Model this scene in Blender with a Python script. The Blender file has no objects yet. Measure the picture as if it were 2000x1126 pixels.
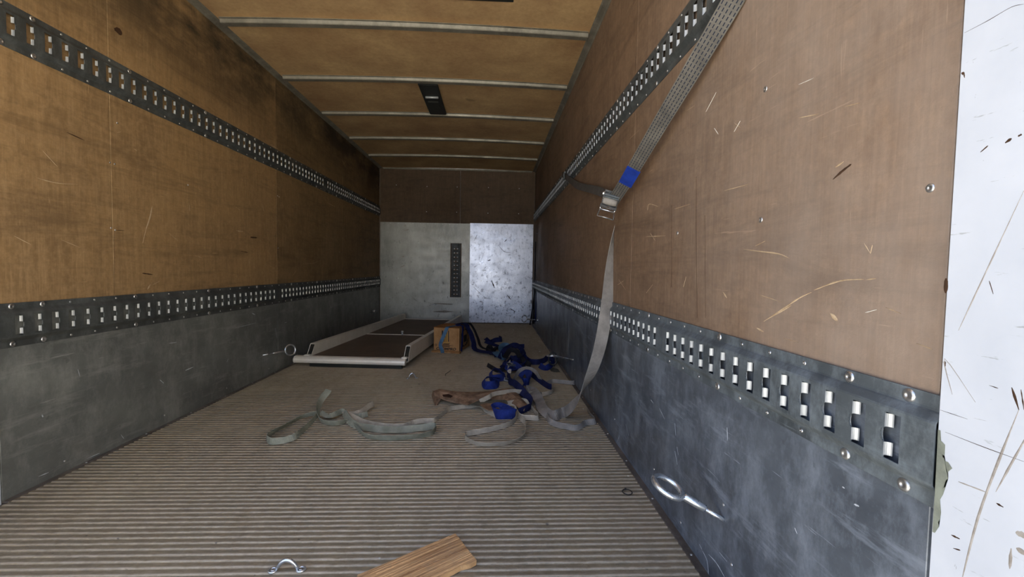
import bpy, bmesh, math, random
from mathutils import Vector, Matrix, Euler

random.seed(7)
C = bpy.context.scene.collection
S = bpy.context.scene

# ------------------------------------------------------------------ camera
F = 850.0
RIGHT = Vector((0.99894329, -0.04303747, 0.01612702))
DOWN = Vector((0.0141035, -0.04691392, -0.99879937))
FWD = Vector((0.04374238, 0.99797137, -0.04625737))
EYE = Vector((0.0, 0.0, 0.8288))
cam = bpy.data.cameras.new('camera')
cam.sensor_width = 36.0
cam.lens = 36.0 * F / 2000.0
cam.clip_start = 0.02
co = bpy.data.objects.new('camera', cam)
C.objects.link(co)
m = Matrix((RIGHT, -DOWN, -FWD)).transposed().to_4x4()
m.translation = EYE
co.matrix_world = m
S.camera = co

# ------------------------------------------------------------------ world, sun, exposure
S.view_settings.view_transform = 'Standard'
S.view_settings.look = 'None'
S.view_settings.gamma = 1.0
S.view_settings.use_curve_mapping = False
S.view_settings.exposure = 1.02
S.cycles.use_denoising = True
S.cycles.max_bounces = 10
S.cycles.diffuse_bounces = 6
S.cycles.sample_clamp_indirect = 6.0

world = bpy.data.worlds.new('sky')
S.world = world
world.use_nodes = True
wn = world.node_tree
wn.nodes.clear()
wo = wn.nodes.new('ShaderNodeOutputWorld')
wb = wn.nodes.new('ShaderNodeBackground')
tc = wn.nodes.new('ShaderNodeTexCoord')
sx = wn.nodes.new('ShaderNodeSeparateXYZ')
cr = wn.nodes.new('ShaderNodeValToRGB')
cr.color_ramp.elements[0].position = 0.0
cr.color_ramp.elements[0].color = (0.78, 0.86, 1.0, 1)
cr.color_ramp.elements[1].position = 0.75
cr.color_ramp.elements[1].color = (0.36, 0.52, 0.92, 1)
wn.links.new(tc.outputs['Generated'], sx.inputs[0])
wn.links.new(sx.outputs['Z'], cr.inputs[0])
wn.links.new(cr.outputs[0], wb.inputs[0])
wb.inputs[1].default_value = 1.35
wn.links.new(wb.outputs[0], wo.inputs[0])

sun = bpy.data.lights.new('sun', 'SUN')
sun.energy = 19.0
sun.color = (1.0, 0.95, 0.86)
sun.angle = 0.02
so = bpy.data.objects.new('sun', sun)
so.rotation_euler = Vector((0.55, -0.42, -0.85)).to_track_quat('-Z', 'Y').to_euler()
C.objects.link(so)

pt = bpy.data.lights.new('opening_portal', 'AREA')
pt.shape = 'RECTANGLE'
pt.size = 2.5
pt.size_y = 2.3
pt.cycles.is_portal = True
po = bpy.data.objects.new('opening_portal', pt)
po.location = (-0.53, 0.18, 1.13)
po.rotation_euler = (math.radians(90), 0, 0)
C.objects.link(po)

# ------------------------------------------------------------------ dimensions
XL, XR = -1.6735, 0.6026
H = 2.2638
YB = 6.5
Y0 = 0.553      # right wall lining starts
YL0 = 1.53      # left wall lining starts


def at(px, py, ax, val):
    """point of the plane axis=val that the photograph shows at pixel (px, py)"""
    d = RIGHT * ((px - 1000) / F) + DOWN * ((py - 563) / F) + FWD
    return EYE + d * ((val - EYE[ax]) / d[ax])


# ------------------------------------------------------------------ materials
def srgb(r, g, b):
    def f(c):
        c /= 255.0
        return c / 12.92 if c <= 0.04045 else ((c + 0.055) / 1.055) ** 2.4
    return (f(r), f(g), f(b), 1.0)


class NT:
    def __init__(self, name):
        self.m = bpy.data.materials.new(name)
        self.m.use_nodes = True
        self.t = self.m.node_tree
        self.b = self.t.nodes['Principled BSDF']
        g = self.t.nodes.new('ShaderNodeNewGeometry')
        self.pos = g.outputs['Position']

    def n(self, k, **kw):
        nd = self.t.nodes.new(k)
        for a, v in kw.items():
            setattr(nd, a, v)
        return nd

    def l(self, a, b):
        self.t.links.new(a, b)

    def vec(self, scale, src=None, rot=(0, 0, 0), loc=(0, 0, 0)):
        mp = self.n('ShaderNodeMapping')
        mp.inputs['Scale'].default_value = scale
        mp.inputs['Rotation'].default_value = rot
        mp.inputs['Location'].default_value = loc
        self.l(src or self.pos, mp.inputs['Vector'])
        return mp.outputs[0]

    def noise(self, scale, detail=5, rough=0.6, lo=0.35, hi=0.65, src=None, rot=(0, 0, 0), loc=(0, 0, 0), dist=0.0):
        v = self.vec(scale, src, rot, loc)
        nz = self.n('ShaderNodeTexNoise')
        nz.inputs['Scale'].default_value = 1.0
        nz.inputs['Detail'].default_value = detail
        nz.inputs['Roughness'].default_value = rough
        nz.inputs['Distortion'].default_value = dist
        self.l(v, nz.inputs['Vector'])
        mr = self.n('ShaderNodeMapRange')
        mr.inputs[1].default_value = lo
        mr.inputs[2].default_value = hi
        self.l(nz.outputs[0], mr.inputs[0])
        return mr.outputs[0]

    def mul(self, a, b):
        q = self.n('ShaderNodeMath', operation='MULTIPLY')
        for i, v in enumerate((a, b)):
            if isinstance(v, (int, float)):
                q.inputs[i].default_value = v
            else:
                self.l(v, q.inputs[i])
        return q.outputs[0]

    def rng(self, axis, lo, hi, src=None):
        s = self.n('ShaderNodeSeparateXYZ')
        self.l(src or self.pos, s.inputs[0])
        mr = self.n('ShaderNodeMapRange')
        mr.inputs[1].default_value = lo
        mr.inputs[2].default_value = hi
        self.l(s.outputs[axis], mr.inputs[0])
        return mr.outputs[0]

    def mix(self, fac, a, b):
        q = self.n('ShaderNodeMix', data_type='RGBA')
        if isinstance(fac, (int, float)):
            q.inputs[0].default_value = fac
        else:
            self.l(fac, q.inputs[0])
        for i, v in ((6, a), (7, b)):
            if isinstance(v, tuple):
                q.inputs[i].default_value = v
            else:
                self.l(v, q.inputs[i])
        return q.outputs[2]

    def out(self, col, rough=0.6, metal=0.0, bump=None, bs=0.3, bd=0.002, spec=None):
        if isinstance(col, tuple):
            self.b.inputs['Base Color'].default_value = col
        else:
            self.l(col, self.b.inputs['Base Color'])
        if isinstance(rough, (int, float)):
            self.b.inputs['Roughness'].default_value = rough
        else:
            self.l(rough, self.b.inputs['Roughness'])
        self.b.inputs['Metallic'].default_value = metal
        if spec is not None:
            self.b.inputs['Specular IOR Level'].default_value = spec
        if bump is not None:
            bn = self.n('ShaderNodeBump')
            bn.inputs['Strength'].default_value = bs
            bn.inputs['Distance'].default_value = bd
            self.l(bump, bn.inputs['Height'])
            self.l(bn.outputs[0], self.b.inputs['Normal'])
        return self.m

    def val(self, fac, lo, hi):
        mr = self.n('ShaderNodeMapRange')
        mr.inputs[3].default_value = lo
        mr.inputs[4].default_value = hi
        self.l(fac, mr.inputs[0])
        return mr.outputs[0]


def plywood(name, base, dark, light, grain, seed, stain=None, scratch=0.5):
    t = NT(name)
    o = (seed * 3.1, seed * 1.7, seed)
    big = t.noise((1.6, 1.6, 1.6), 6, 0.65, 0.3, 0.72, loc=o)
    col = t.mix(t.mul(big, 0.62), base, dark)
    g = t.noise(grain, 7, 0.75, 0.3, 0.72, loc=o)
    col = t.mix(t.mul(g, 0.5), col, dark)
    g2 = t.noise(tuple(v * 3.1 for v in grain), 5, 0.75, 0.45, 0.7, loc=o)
    col = t.mix(t.mul(g2, 0.35), col, light)
    mott = t.noise((24, 24, 24), 9, 0.8, 0.45, 0.7, loc=o)
    col = t.mix(t.mul(mott, 0.40), col, light)
    pat = t.noise((6, 6, 8), 8, 0.75, 0.55, 0.68, loc=(seed, 9, 2))
    col = t.mix(t.mul(pat, 0.4), col, dark)
    # smears running along the wall, left by the freight
    sm = t.noise((2.0, 1.1, 11.0), 8, 0.8, 0.50, 0.66, rot=(0.10, 0, 0), loc=o, dist=0.6)
    col = t.mix(t.mul(sm, 0.6), col, dark)
    fine = t.noise((90, 90, 60), 4, 0.8, 0.35, 0.75)
    col = t.mix(t.mul(fine, 0.35), col, dark)
    s1 = t.noise((60, 5.0, 90), 3, 0.6, 0.70, 0.74, rot=(0.7, 0, 0), loc=o)
    s2 = t.noise((60, 90, 6.0), 3, 0.6, 0.70, 0.74, rot=(0.25, 0, 0), loc=o)
    col = t.mix(t.mul(s1, scratch), col, light)
    col = t.mix(t.mul(s2, scratch * 0.8), col, light)
    if stain:
        col = stain(t, col)
    return t.out(col, t.val(big, 0.55, 0.75), 0.0, mott, 0.25, 0.001, 0.35)


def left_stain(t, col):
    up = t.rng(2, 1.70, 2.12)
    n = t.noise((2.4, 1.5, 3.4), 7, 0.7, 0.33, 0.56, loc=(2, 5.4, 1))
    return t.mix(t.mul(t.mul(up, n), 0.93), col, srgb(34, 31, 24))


M = {}
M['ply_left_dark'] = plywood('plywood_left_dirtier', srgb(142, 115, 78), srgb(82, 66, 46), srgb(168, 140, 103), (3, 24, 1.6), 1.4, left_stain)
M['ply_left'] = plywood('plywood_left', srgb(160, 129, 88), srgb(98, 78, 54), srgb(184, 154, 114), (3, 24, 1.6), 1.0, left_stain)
def door_light_tint(t, col):
    # paler, greyer towards the doors: daylight there painted into the dusty sheet
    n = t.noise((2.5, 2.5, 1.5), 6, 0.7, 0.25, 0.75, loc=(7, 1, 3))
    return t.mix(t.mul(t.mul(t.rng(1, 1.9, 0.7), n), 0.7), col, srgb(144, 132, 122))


M['ply_right'] = plywood('plywood_right', srgb(126, 101, 80), srgb(76, 59, 45), srgb(156, 132, 108), (3, 46, 1.2), 2.0, door_light_tint, 0.6)
M['ply_back'] = plywood('plywood_back', srgb(96, 76, 56), srgb(62, 48, 36), srgb(112, 92, 70), (24, 3, 1.6), 3.0, None, 0.2)


def ceiling_mat():
    t = NT('ceiling_board')
    big = t.noise((2.2, 2.2, 2.2), 6, 0.65, 0.3, 0.7)
    col = t.mix(big, srgb(188, 160, 116), srgb(142, 110, 78))
    fine = t.noise((40, 40, 40), 6, 0.75, 0.4, 0.75)
    col = t.mix(t.mul(fine, 0.35), col, srgb(96, 68, 40))
    # paler, dusty border along the bows of each board
    tcn = t.n('ShaderNodeTexCoord')
    s = t.n('ShaderNodeSeparateXYZ')
    t.l(tcn.outputs['Generated'], s.inputs[0])
    a = t.n('ShaderNodeMath', operation='SUBTRACT')
    t.l(s.outputs[1], a.inputs[0])
    a.inputs[1].default_value = 0.5
    b = t.n('ShaderNodeMath', operation='ABSOLUTE')
    t.l(a.outputs[0], b.inputs[0])
    mr = t.n('ShaderNodeMapRange')
    mr.inputs[1].default_value = 0.36
    mr.inputs[2].default_value = 0.5
    t.l(b.outputs[0], mr.inputs[0])
    col = t.mix(t.mul(mr.outputs[0], 0.55), col, srgb(196, 154, 106))
    sp = t.noise((3.5, 3.5, 3.5), 2, 0.4, 0.73, 0.78, loc=(4.2, 1.2, 0))
    col = t.mix(t.mul(sp, 0.6), col, srgb(50, 36, 24))
    return t.out(col, 0.7, 0, fine, 0.2, 0.001)


M['ceiling'] = ceiling_mat()


def steel(name, base, dark, light, rough=(0.32, 0.6), metal=0.85, seed=0.0, marks=0.5, sc=1.0, bs=0.12):
    t = NT(name)
    o = (seed, seed * 2, seed * 0.7)
    big = t.noise((1.4 * sc, 1.4 * sc, 2.0 * sc), 7, 0.7, 0.32, 0.68, loc=o)
    col = t.mix(big, base, dark)
    cl = t.noise((9 * sc, 9 * sc, 5 * sc), 7, 0.75, 0.45, 0.7, loc=o)
    col = t.mix(t.mul(cl, 0.62), col, light)
    cl2 = t.noise((3.2 * sc, 3.2 * sc, 4.5 * sc), 8, 0.8, 0.5, 0.66, loc=(seed, 3, 8))
    col = t.mix(t.mul(cl2, 0.45), col, dark)
    sm = t.noise((20 * sc, 3.5 * sc, 22 * sc), 6, 0.7, 0.55, 0.72, rot=(0.9, 0, 0), loc=o)
    col = t.mix(t.mul(sm, marks), col, light)
    sc1 = t.noise((70, 6.0, 110), 3, 0.6, 0.69, 0.73, rot=(0.6, 0, 0), loc=o)
    col = t.mix(t.mul(sc1, marks * 1.2), col, light)
    sp = t.noise((26, 26, 26), 3, 0.5, 0.70, 0.74, loc=o)
    col = t.mix(t.mul(sp, 0.5), col, dark)
    rn = t.noise((5, 5, 5), 6, 0.7, 0.35, 0.7, loc=o)
    return t.out(col, t.val(rn, rough[0], rough[1]), metal, cl, bs, 0.001)


M['kick_steel'] = steel('dark_kick_steel', srgb(98, 106, 116), srgb(58, 63, 71), srgb(142, 152, 166), (0.28, 0.46), 0.22, 1.3, 0.7)
M['kick_steel_left'] = steel('dark_kick_steel_left', srgb(116, 120, 118), srgb(80, 83, 83), srgb(148, 150, 148), (0.34, 0.55), 0.22, 7.3, 0.55)  # less blue than the right plates: the warmer light here is painted in
M['rail_steel'] = steel('galvanised_rail', srgb(88, 96, 102), srgb(60, 66, 70), srgb(126, 136, 144), (0.5, 0.7), 0.12, 2.3, 0.3, 1.6)
M['rail_dark'] = steel('dull_dark_rail', srgb(66, 70, 71), srgb(44, 47, 48), srgb(98, 103, 104), (0.5, 0.7), 0.1, 2.9, 0.3, 1.6)
M['lip_steel'] = steel('bright_lip_steel', srgb(176, 180, 182), srgb(128, 132, 136), srgb(204, 208, 210), (0.3, 0.5), 0.35, 3.3, 0.2)
M['bolt_steel'] = steel('bolt_steel', srgb(205, 205, 205), srgb(150, 150, 150), srgb(235, 235, 235), (0.25, 0.4), 0.9, 4.3, 0.2, 6)
M['trim_metal'] = steel('ceiling_trim_metal', srgb(128, 125, 114), srgb(98, 95, 86), srgb(156, 152, 140), (0.4, 0.6), 0.4, 5.3, 0.2)
M['zinc'] = steel('bright_zinc', srgb(225, 230, 235), srgb(185, 192, 200), srgb(245, 248, 250), (0.2, 0.36), 0.9, 5.9, 0.1, 5)
M['aluminium'] = steel('ramp_aluminium', srgb(236, 232, 220), srgb(212, 206, 194), srgb(245, 242, 234), (0.3, 0.45), 0.25, 6.3, 0.15)


def sheet(name, base, dark, light, rough, seed, dens):
    t = NT(name)
    o = (seed, 0, seed * 2.0)
    big = t.noise((2.0, 2.0, 2.6), 6, 0.65, 0.3, 0.7, loc=o)
    col = t.mix(big, base, dark)
    cl = t.noise((18, 7, 5), 7, 0.75, 0.45, 0.7, loc=o)
    col = t.mix(t.mul(cl, 0.35), col, light)
    blk = srgb(52, 50, 52)
    low = t.val(t.rng(2, 1.5, 0.1), 0.35, 1.0)
    k1 = t.mul(t.noise((22, 22, 14), 7, 0.75, dens, dens + 0.05, loc=o), low)
    col = t.mix(t.mul(k1, 0.75), col, blk)
    k2 = t.mul(t.noise((15, 15, 18), 6, 0.75, dens + 0.02, dens + 0.08, loc=(seed * 3, 0, 1)), low)
    col = t.mix(t.mul(k2, 0.6), col, blk)
    rn = t.noise((4, 4, 6), 6, 0.7, 0.35, 0.7, loc=o)
    return t.out(col, t.val(rn, rough[0], rough[1]), 0.75, cl, 0.10, 0.001)


M['sheet_left'] = sheet('back_sheet_left', srgb(156, 156, 151), srgb(122, 123, 119), srgb(176, 176, 170), (0.40, 0.55), 1.0, 0.60)
M['sheet_right'] = sheet('back_sheet_right', srgb(192, 196, 207), srgb(150, 154, 166), srgb(224, 228, 238), (0.26, 0.40), 4.0, 0.555)


def floor_mat():
    t = NT('ribbed_floor')
    big = t.noise((1.3, 1.3, 1.3), 6, 0.65, 0.3, 0.7)
    col = t.mix(big, srgb(148, 135, 108), srgb(102, 92, 74))
    warm = t.noise((0.9, 0.6, 1.0), 3, 0.5, 0.35, 0.65, loc=(4, 2, 0))
    col = t.mix(t.mul(warm, 0.6), col, srgb(148, 134, 112))
    d = t.noise((14, 55, 10), 7, 0.75, 0.44, 0.72)
    col = t.mix(t.mul(d, 0.5), col, srgb(96, 84, 70))
    d2 = t.noise((40, 90, 40), 6, 0.8, 0.45, 0.72, loc=(1, 1, 0))
    col = t.mix(t.mul(d2, 0.45), col, srgb(186, 174, 156))
    sp = t.noise((30, 60, 30), 2, 0.5, 0.72, 0.76, loc=(3, 3, 0))
    col = t.mix(t.mul(sp, 0.8), col, srgb(46, 40, 34))
    # polished crest of every rib
    cre = t.rng(2, -0.0009, -0.0001)
    cn = t.noise((18, 4, 4), 4, 0.6, 0.3, 0.55)
    col = t.mix(t.mul(t.mul(cre, cn), 0.5), col, srgb(214, 202, 184))
    return t.out(col, t.val(d, 0.42, 0.7), 0.12, d2, 0.25, 0.001)


M['floor'] = floor_mat()


def white_mat():
    t = NT('scuffed_white_paint')
    big = t.noise((5, 5, 5), 5, 0.6, 0.3, 0.7)
    col = t.mix(big, srgb(188, 193, 202), srgb(172, 178, 188))
    a = t.noise((60, 16, 120), 4, 0.7, 0.66, 0.70, rot=(-0.35, 0, 0))
    col = t.mix(t.mul(a, 0.55), col, srgb(120, 122, 122))
    b = t.noise((50, 60, 22), 5, 0.7, 0.70, 0.73, rot=(0.5, 0, 0))
    col = t.mix(t.mul(b, 0.6), col, srgb(90, 86, 82))
    return t.out(col, 0.4, 0, big, 0.05, 0.001)


M['white'] = white_mat()


def simple(name, c, rough=0.6, metal=0.0, c2=None, sc=20.0, spec=None, bs=0.15):
    t = NT(name)
    c2 = c2 or tuple([x * 0.6 for x in c[:3]] + [1.0])
    n = t.noise((sc, sc, sc), 5, 0.7, 0.35, 0.7)
    return t.out(t.mix(n, c, c2), rough, metal, n, bs, 0.001, spec)


def web(name, c, c2, lines=0, lc=None):
    """woven webbing: fine cross ribs, optional rows of dark stitching (UV: u across, v metres along)"""
    t = NT(name)
    uv = t.n('ShaderNodeTexCoord').outputs['UV']
    n = t.noise((12, 12, 12), 5, 0.7, 0.32, 0.7)
    col = t.mix(n, c, c2)
    w = t.n('ShaderNodeTexWave')
    w.bands_direction = 'Y'
    w.inputs['Scale'].default_value = 120.0
    w.inputs['Distortion'].default_value = 0.5
    t.l(uv, w.inputs['Vector'])
    col = t.mix(t.mul(w.outputs[0], 0.22), col, c2)
    if lines:
        w2 = t.n('ShaderNodeTexWave')
        w2.bands_direction = 'X'
        w2.inputs['Scale'].default_value = lines * 0.314
        t.l(uv, w2.inputs['Vector'])
        mr = t.n('ShaderNodeMapRange')
        mr.inputs[1].default_value = 0.80
        mr.inputs[2].default_value = 0.92
        t.l(w2.outputs[0], mr.inputs[0])
        w3 = t.n('ShaderNodeTexWave')
        w3.bands_direction = 'Y'
        w3.inputs['Scale'].default_value = 22.0
        t.l(uv, w3.inputs['Vector'])
        m3 = t.n('ShaderNodeMapRange')
        m3.inputs[1].default_value = 0.15
        m3.inputs[2].default_value = 0.3
        t.l(w3.outputs[0], m3.inputs[0])
        col = t.mix(t.mul(mr.outputs[0], m3.outputs[0]), col, lc)
    return t.out(col, 0.85, 0, w.outputs[0], 0.3, 0.0006, 0.2)


M['web_grey'] = web('grey_lined_webbing', srgb(104, 101, 95), srgb(74, 72, 69), 5, srgb(28, 34, 50))
M['web_plain'] = web('grey_webbing', srgb(150, 146, 140), srgb(112, 108, 104))
M['web_green'] = web('green_grey_webbing', srgb(150, 152, 138), srgb(106, 108, 94))
M['web_light'] = web('pale_webbing', srgb(180, 172, 156), srgb(138, 130, 116))
M['web_floor'] = web('grey_floor_webbing', srgb(172, 172, 172), srgb(126, 124, 122), 6, srgb(78, 80, 84))
M['web_dull'] = web('dull_grey_webbing', srgb(86, 82, 78), srgb(60, 57, 54), 6, srgb(40, 40, 44))
M['web_blue'] = web('blue_webbing', srgb(42, 62, 142), srgb(20, 27, 72))
M['web_navy'] = web('navy_webbing', srgb(34, 42, 92), srgb(17, 21, 48))
M['web_sky'] = web('pale_blue_webbing', srgb(92, 128, 158), srgb(60, 90, 120))
M['web_black'] = web('black_webbing', srgb(40, 40, 46), srgb(22, 22, 28))
M['blue_sleeve'] = simple('blue_vinyl', srgb(32, 62, 158), 0.35, 0, srgb(22, 42, 116))
M['card'] = simple('cardboard', srgb(172, 134, 92), 0.85, 0, srgb(144, 108, 70), 9, 0.2)
M['card_dark'] = simple('cardboard_top', srgb(170, 122, 78), 0.85, 0, srgb(130, 92, 56), 9, 0.2)
M['ink'] = simple('black_ink', srgb(34, 26, 22), 0.7)
M['gold'] = simple('gold_ink', srgb(206, 160, 60), 0.6)
M['black'] = simple('black_paint', srgb(26, 28, 28), 0.5)
M['dark_plate'] = simple('dark_plate', srgb(40, 42, 38), 0.5, 0.3)
M['fibre'] = simple('torn_brown_board', srgb(146, 120, 98), 0.9, 0, srgb(92, 72, 56), 22, 0.2, 0.6)
M['fibre_grey'] = simple('grey_board_ply', srgb(104, 102, 92), 0.9, 0, srgb(70, 68, 60), 20, 0.2)
M['fibre_dark'] = simple('dark_torn_edge', srgb(70, 44, 32), 0.9, 0, srgb(46, 30, 22), 24, 0.2)
M['gouge'] = simple('pale_splinter', srgb(176, 156, 128), 0.85, 0, srgb(140, 118, 92), 40, 0.2)
M['gouge_dark'] = simple('dark_gouge', srgb(66, 46, 32), 0.85, 0, srgb(48, 34, 24), 40, 0.2)
M['scrape'] = simple('bare_metal_scrape', srgb(206, 212, 220), 0.5, 0.3, srgb(160, 168, 178), 40, 0.4)
M['dirt'] = simple('grey_dirt', srgb(124, 118, 112), 0.8, 0, srgb(160, 156, 150), 50, 0.2)
M['primer'] = simple('worn_primer', srgb(128, 134, 122), 0.6, 0.1, srgb(96, 100, 92), 30)
M['paper'] = simple('paper', srgb(214, 212, 204), 0.8)
M['rust_tip'] = simple('scorched_end', srgb(150, 104, 70), 0.8)
M['strip'] = steel('floor_edge_strip', srgb(120, 112, 104), srgb(84, 76, 70), srgb(150, 142, 134), (0.45, 0.65), 0.5, 8.0, 0.2)
M['ground'] = simple('concrete_ground', srgb(200, 194, 180), 0.9, 0, srgb(176, 170, 156), 1.2)
M['shell'] = simple('outer_shell', srgb(225, 226, 228), 0.5)


def deck_mat():
    t = NT('worn_ramp_deck')
    n = t.noise((3, 3, 3), 7, 0.7, 0.3, 0.7)
    col = t.mix(n, srgb(112, 98, 84), srgb(78, 68, 58))
    s = t.noise((30, 4, 4), 6, 0.7, 0.45, 0.7, rot=(0, 0, 0.5))
    col = t.mix(t.mul(s, 0.4), col, srgb(84, 72, 62))
    return t.out(col, 0.6, 0.1, n, 0.1, 0.001)


M['deck'] = deck_mat()


def split_wood():
    t = NT('split_pale_wood')
    tcn = t.n('ShaderNodeTexCoord')
    v = tcn.outputs['Object']
    n = t.noise((3.0, 75, 10), 6, 0.65, 0.36, 0.66, src=v)
    col = t.mix(n, srgb(214, 172, 122), srgb(140, 102, 68))
    n2 = t.noise((14, 14, 14), 5, 0.7, 0.5, 0.75, src=v)
    col = t.mix(t.mul(n2, 0.4), col, srgb(150, 124, 100))
    return t.out(col, 0.8, 0, n, 0.7, 0.003, 0.2)


M['split_wood'] = split_wood()


# ------------------------------------------------------------------ mesh helpers
def link(name, me, mat, parent=None, smooth=False):
    o = bpy.data.objects.new(name, me)
    C.objects.link(o)
    if mat is not None and not me.materials:
        me.materials.append(mat)
    if smooth:
        for p in me.polygons:
            p.use_smooth = True
    if parent is not None:
        o.parent = parent
    return o


def fromb(name, bm, mat, parent=None, smooth=False):
    bmesh.ops.recalc_face_normals(bm, faces=bm.faces)
    me = bpy.data.meshes.new(name)
    bm.to_mesh(me)
    bm.free()
    return link(name, me, mat, parent, smooth)


def box(bm, a, b, mtx=None):
    vs = []
    for x in (a[0], b[0]):
        for y in (a[1], b[1]):
            for z in (a[2], b[2]):
                v = Vector((x, y, z))
                vs.append(bm.verts.new(mtx @ v if mtx else v))
    for f in ((0, 1, 3, 2), (4, 6, 7, 5), (0, 4, 5, 1), (2, 3, 7, 6), (0, 2, 6, 4), (1, 5, 7, 3)):
        bm.faces.new([vs[i] for i in f])


def boxo(name, a, b, mat, parent=None, bevel=0.0, seg=2):
    bm = bmesh.new()
    box(bm, a, b)
    if bevel:
        bmesh.ops.bevel(bm, geom=bm.edges[:], offset=bevel, segments=seg, affect='EDGES')
    return fromb(name, bm, mat, parent)


def tube(bm, pts, r, n=12, closed=False, cap=True):
    """tube along pts; r number or list"""
    pts = [Vector(p) for p in pts]
    k = len(pts)
    rings = []
    up = None
    for i, p in enumerate(pts):
        if closed:
            d = pts[(i + 1) % k] - pts[i - 1]
        else:
            d = pts[min(i + 1, k - 1)] - pts[max(i - 1, 0)]
        d.normalize()
        if up is None:
            up = Vector((0, 0, 1)) if abs(d.z) < 0.9 else Vector((1, 0, 0))
        sd = d.cross(up)
        if sd.length < 1e-5:
            sd = d.cross(Vector((0, 1, 0.01)))
        sd.normalize()
        up = sd.cross(d).normalized()
        rr = r[i] if isinstance(r, (list, tuple)) else r
        rings.append([bm.verts.new(p + (sd * math.cos(a) + up * math.sin(a)) * rr)
                      for a in [2 * math.pi * j / n for j in range(n)]])
    for i in range(k if closed else k - 1):
        A, B = rings[i], rings[(i + 1) % k]
        for j in range(n):
            bm.faces.new((A[j], A[(j + 1) % n], B[(j + 1) % n], B[j]))
    if cap and not closed:
        bm.faces.new(rings[0][::-1])
        bm.faces.new(rings[-1])


def prism(bm, outline, zb, zt):
    """outline: list of (x, y); zb / zt numbers"""
    a = [bm.verts.new((x, y, zb)) for x, y in outline]
    b = [bm.verts.new((x, y, zt)) for x, y in outline]
    n = len(a)
    bm.faces.new(a[::-1])
    bm.faces.new(b)
    for i in range(n):
        bm.faces.new((a[i], a[(i + 1) % n], b[(i + 1) % n], b[i]))


def cmr(vals, sub):
    """Catmull-Rom through vectors"""
    n = len(vals)
    out = []
    for i in range(n - 1):
        p0, p1, p2, p3 = vals[max(i - 1, 0)], vals[i], vals[i + 1], vals[min(i + 2, n - 1)]
        for s in range(sub):
            t = s / sub
            out.append(0.5 * ((2 * p1) + (p2 - p0) * t + (2 * p0 - 5 * p1 + 4 * p2 - p3) * t * t
                              + (3 * p1 - p0 - 3 * p2 + p3) * t * t * t))
    out.append(vals[-1].copy())
    return out


def ribbon(name, pts, wdirs, width, mat, parent=None, thick=0.0022, sub=5):
    P = cmr([Vector(p) for p in pts], sub)
    W = cmr([Vector(w) for w in wdirs], sub)
    bm = bmesh.new()
    uvl = bm.loops.layers.uv.new('UVMap')
    rings, dist = [], [0.0]
    for i in range(1, len(P)):
        dist.append(dist[-1] + (P[i] - P[i - 1]).length)
    for i, p in enumerate(P):
        d = (P[min(i + 1, len(P) - 1)] - P[max(i - 1, 0)]).normalized()
        w = W[i] - d * W[i].dot(d)
        if w.length < 1e-4:
            w = Vector((0, 0, 1))
        w.normalize()
        nn = d.cross(w).normalized()
        ww = width / 2
        rings.append([bm.verts.new(p + w * a * ww + nn * b * thick / 2)
                      for a, b in ((-1, -1), (0, -1.3), (1, -1), (1, 1), (0, 1.3), (-1, 1))])
    us = [0, .5, 1, 1, .5, 0]
    for i in range(len(P) - 1):
        A, B = rings[i], rings[i + 1]
        for j in range(6):
            k = (j + 1) % 6
            f = bm.faces.new((A[j], A[k], B[k], B[j]))
            for lp, (u, v) in zip(f.loops, ((us[j], dist[i]), (us[k], dist[i]), (us[k], dist[i + 1]), (us[j], dist[i + 1]))):
                lp[uvl].uv = (u, v)
    bm.faces.new(rings[0][::-1])
    bm.faces.new(rings[-1])
    return fromb(name, bm, mat, parent)


def floor_strap(name, spec, width, mat, parent=None, lift=0.002, thick=0.0022, sub=5):
    """spec: (px, py, tilt degrees[, extra height]); lies on or stands on the floor"""
    g = [at(s[0], s[1], 2, 0.0) for s in spec]
    P, W = [], []
    for i, s in enumerate(spec):
        t = math.radians(s[2])
        e = s[3] if len(s) > 3 else 0.0
        d = g[min(i + 1, len(g) - 1)] - g[max(i - 1, 0)]
        d.z = 0
        d.normalize()
        side = Vector((-d.y, d.x, 0))
        w = side * math.cos(t) + Vector((0, 0, 1)) * math.sin(t)
        p = g[i].copy()
        p.z = lift + e + abs(math.sin(t)) * width / 2
        P.append(p)
        W.append(w)
    return ribbon(name, P, W, width, mat, parent, thick, sub)


def tag(o, label, cat, group=None):
    o['label'] = label
    o['category'] = cat
    if group:
        o['group'] = group
    return o


def lab(o, label):
    o['label'] = label
    return o


def struct(o):
    o['kind'] = 'structure'
    return o


def empty(name, loc=(0, 0, 0)):
    o = bpy.data.objects.new(name, None)
    o.empty_display_size = 0.05
    o.location = loc
    C.objects.link(o)
    return o


def adopt(root, *objs):
    """parent world-space meshes to an empty placed at its base"""
    for o in objs:
        o.parent = root
        o.matrix_parent_inverse = Matrix.Translation(-Vector(root.location))


def rivet_mesh(r, hgt):
    """domed head with a recess, axis +Z"""
    bm = bmesh.new()
    prof = [(r, 0), (r * 0.96, hgt * 0.5), (r * 0.7, hgt * 0.9), (r * 0.38, hgt), (r * 0.30, hgt * 0.55), (0, hgt * 0.5)]
    n = 12
    rings = [[bm.verts.new((a * math.cos(2 * math.pi * j / n), a * math.sin(2 * math.pi * j / n), z)) for j in range(n)]
             for a, z in prof[:-1]]
    for A, B in zip(rings, rings[1:]):
        for j in range(n):
            bm.faces.new((A[j], A[(j + 1) % n], B[(j + 1) % n], B[j]))
    bm.faces.new(rings[-1])
    bmesh.ops.recalc_face_normals(bm, faces=bm.faces)
    me = bpy.data.meshes.new('bolt_head')
    bm.to_mesh(me)
    bm.free()
    for p in me.polygons:
        p.use_smooth = True
    me.materials.append(M['bolt_steel'])
    return me


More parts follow.
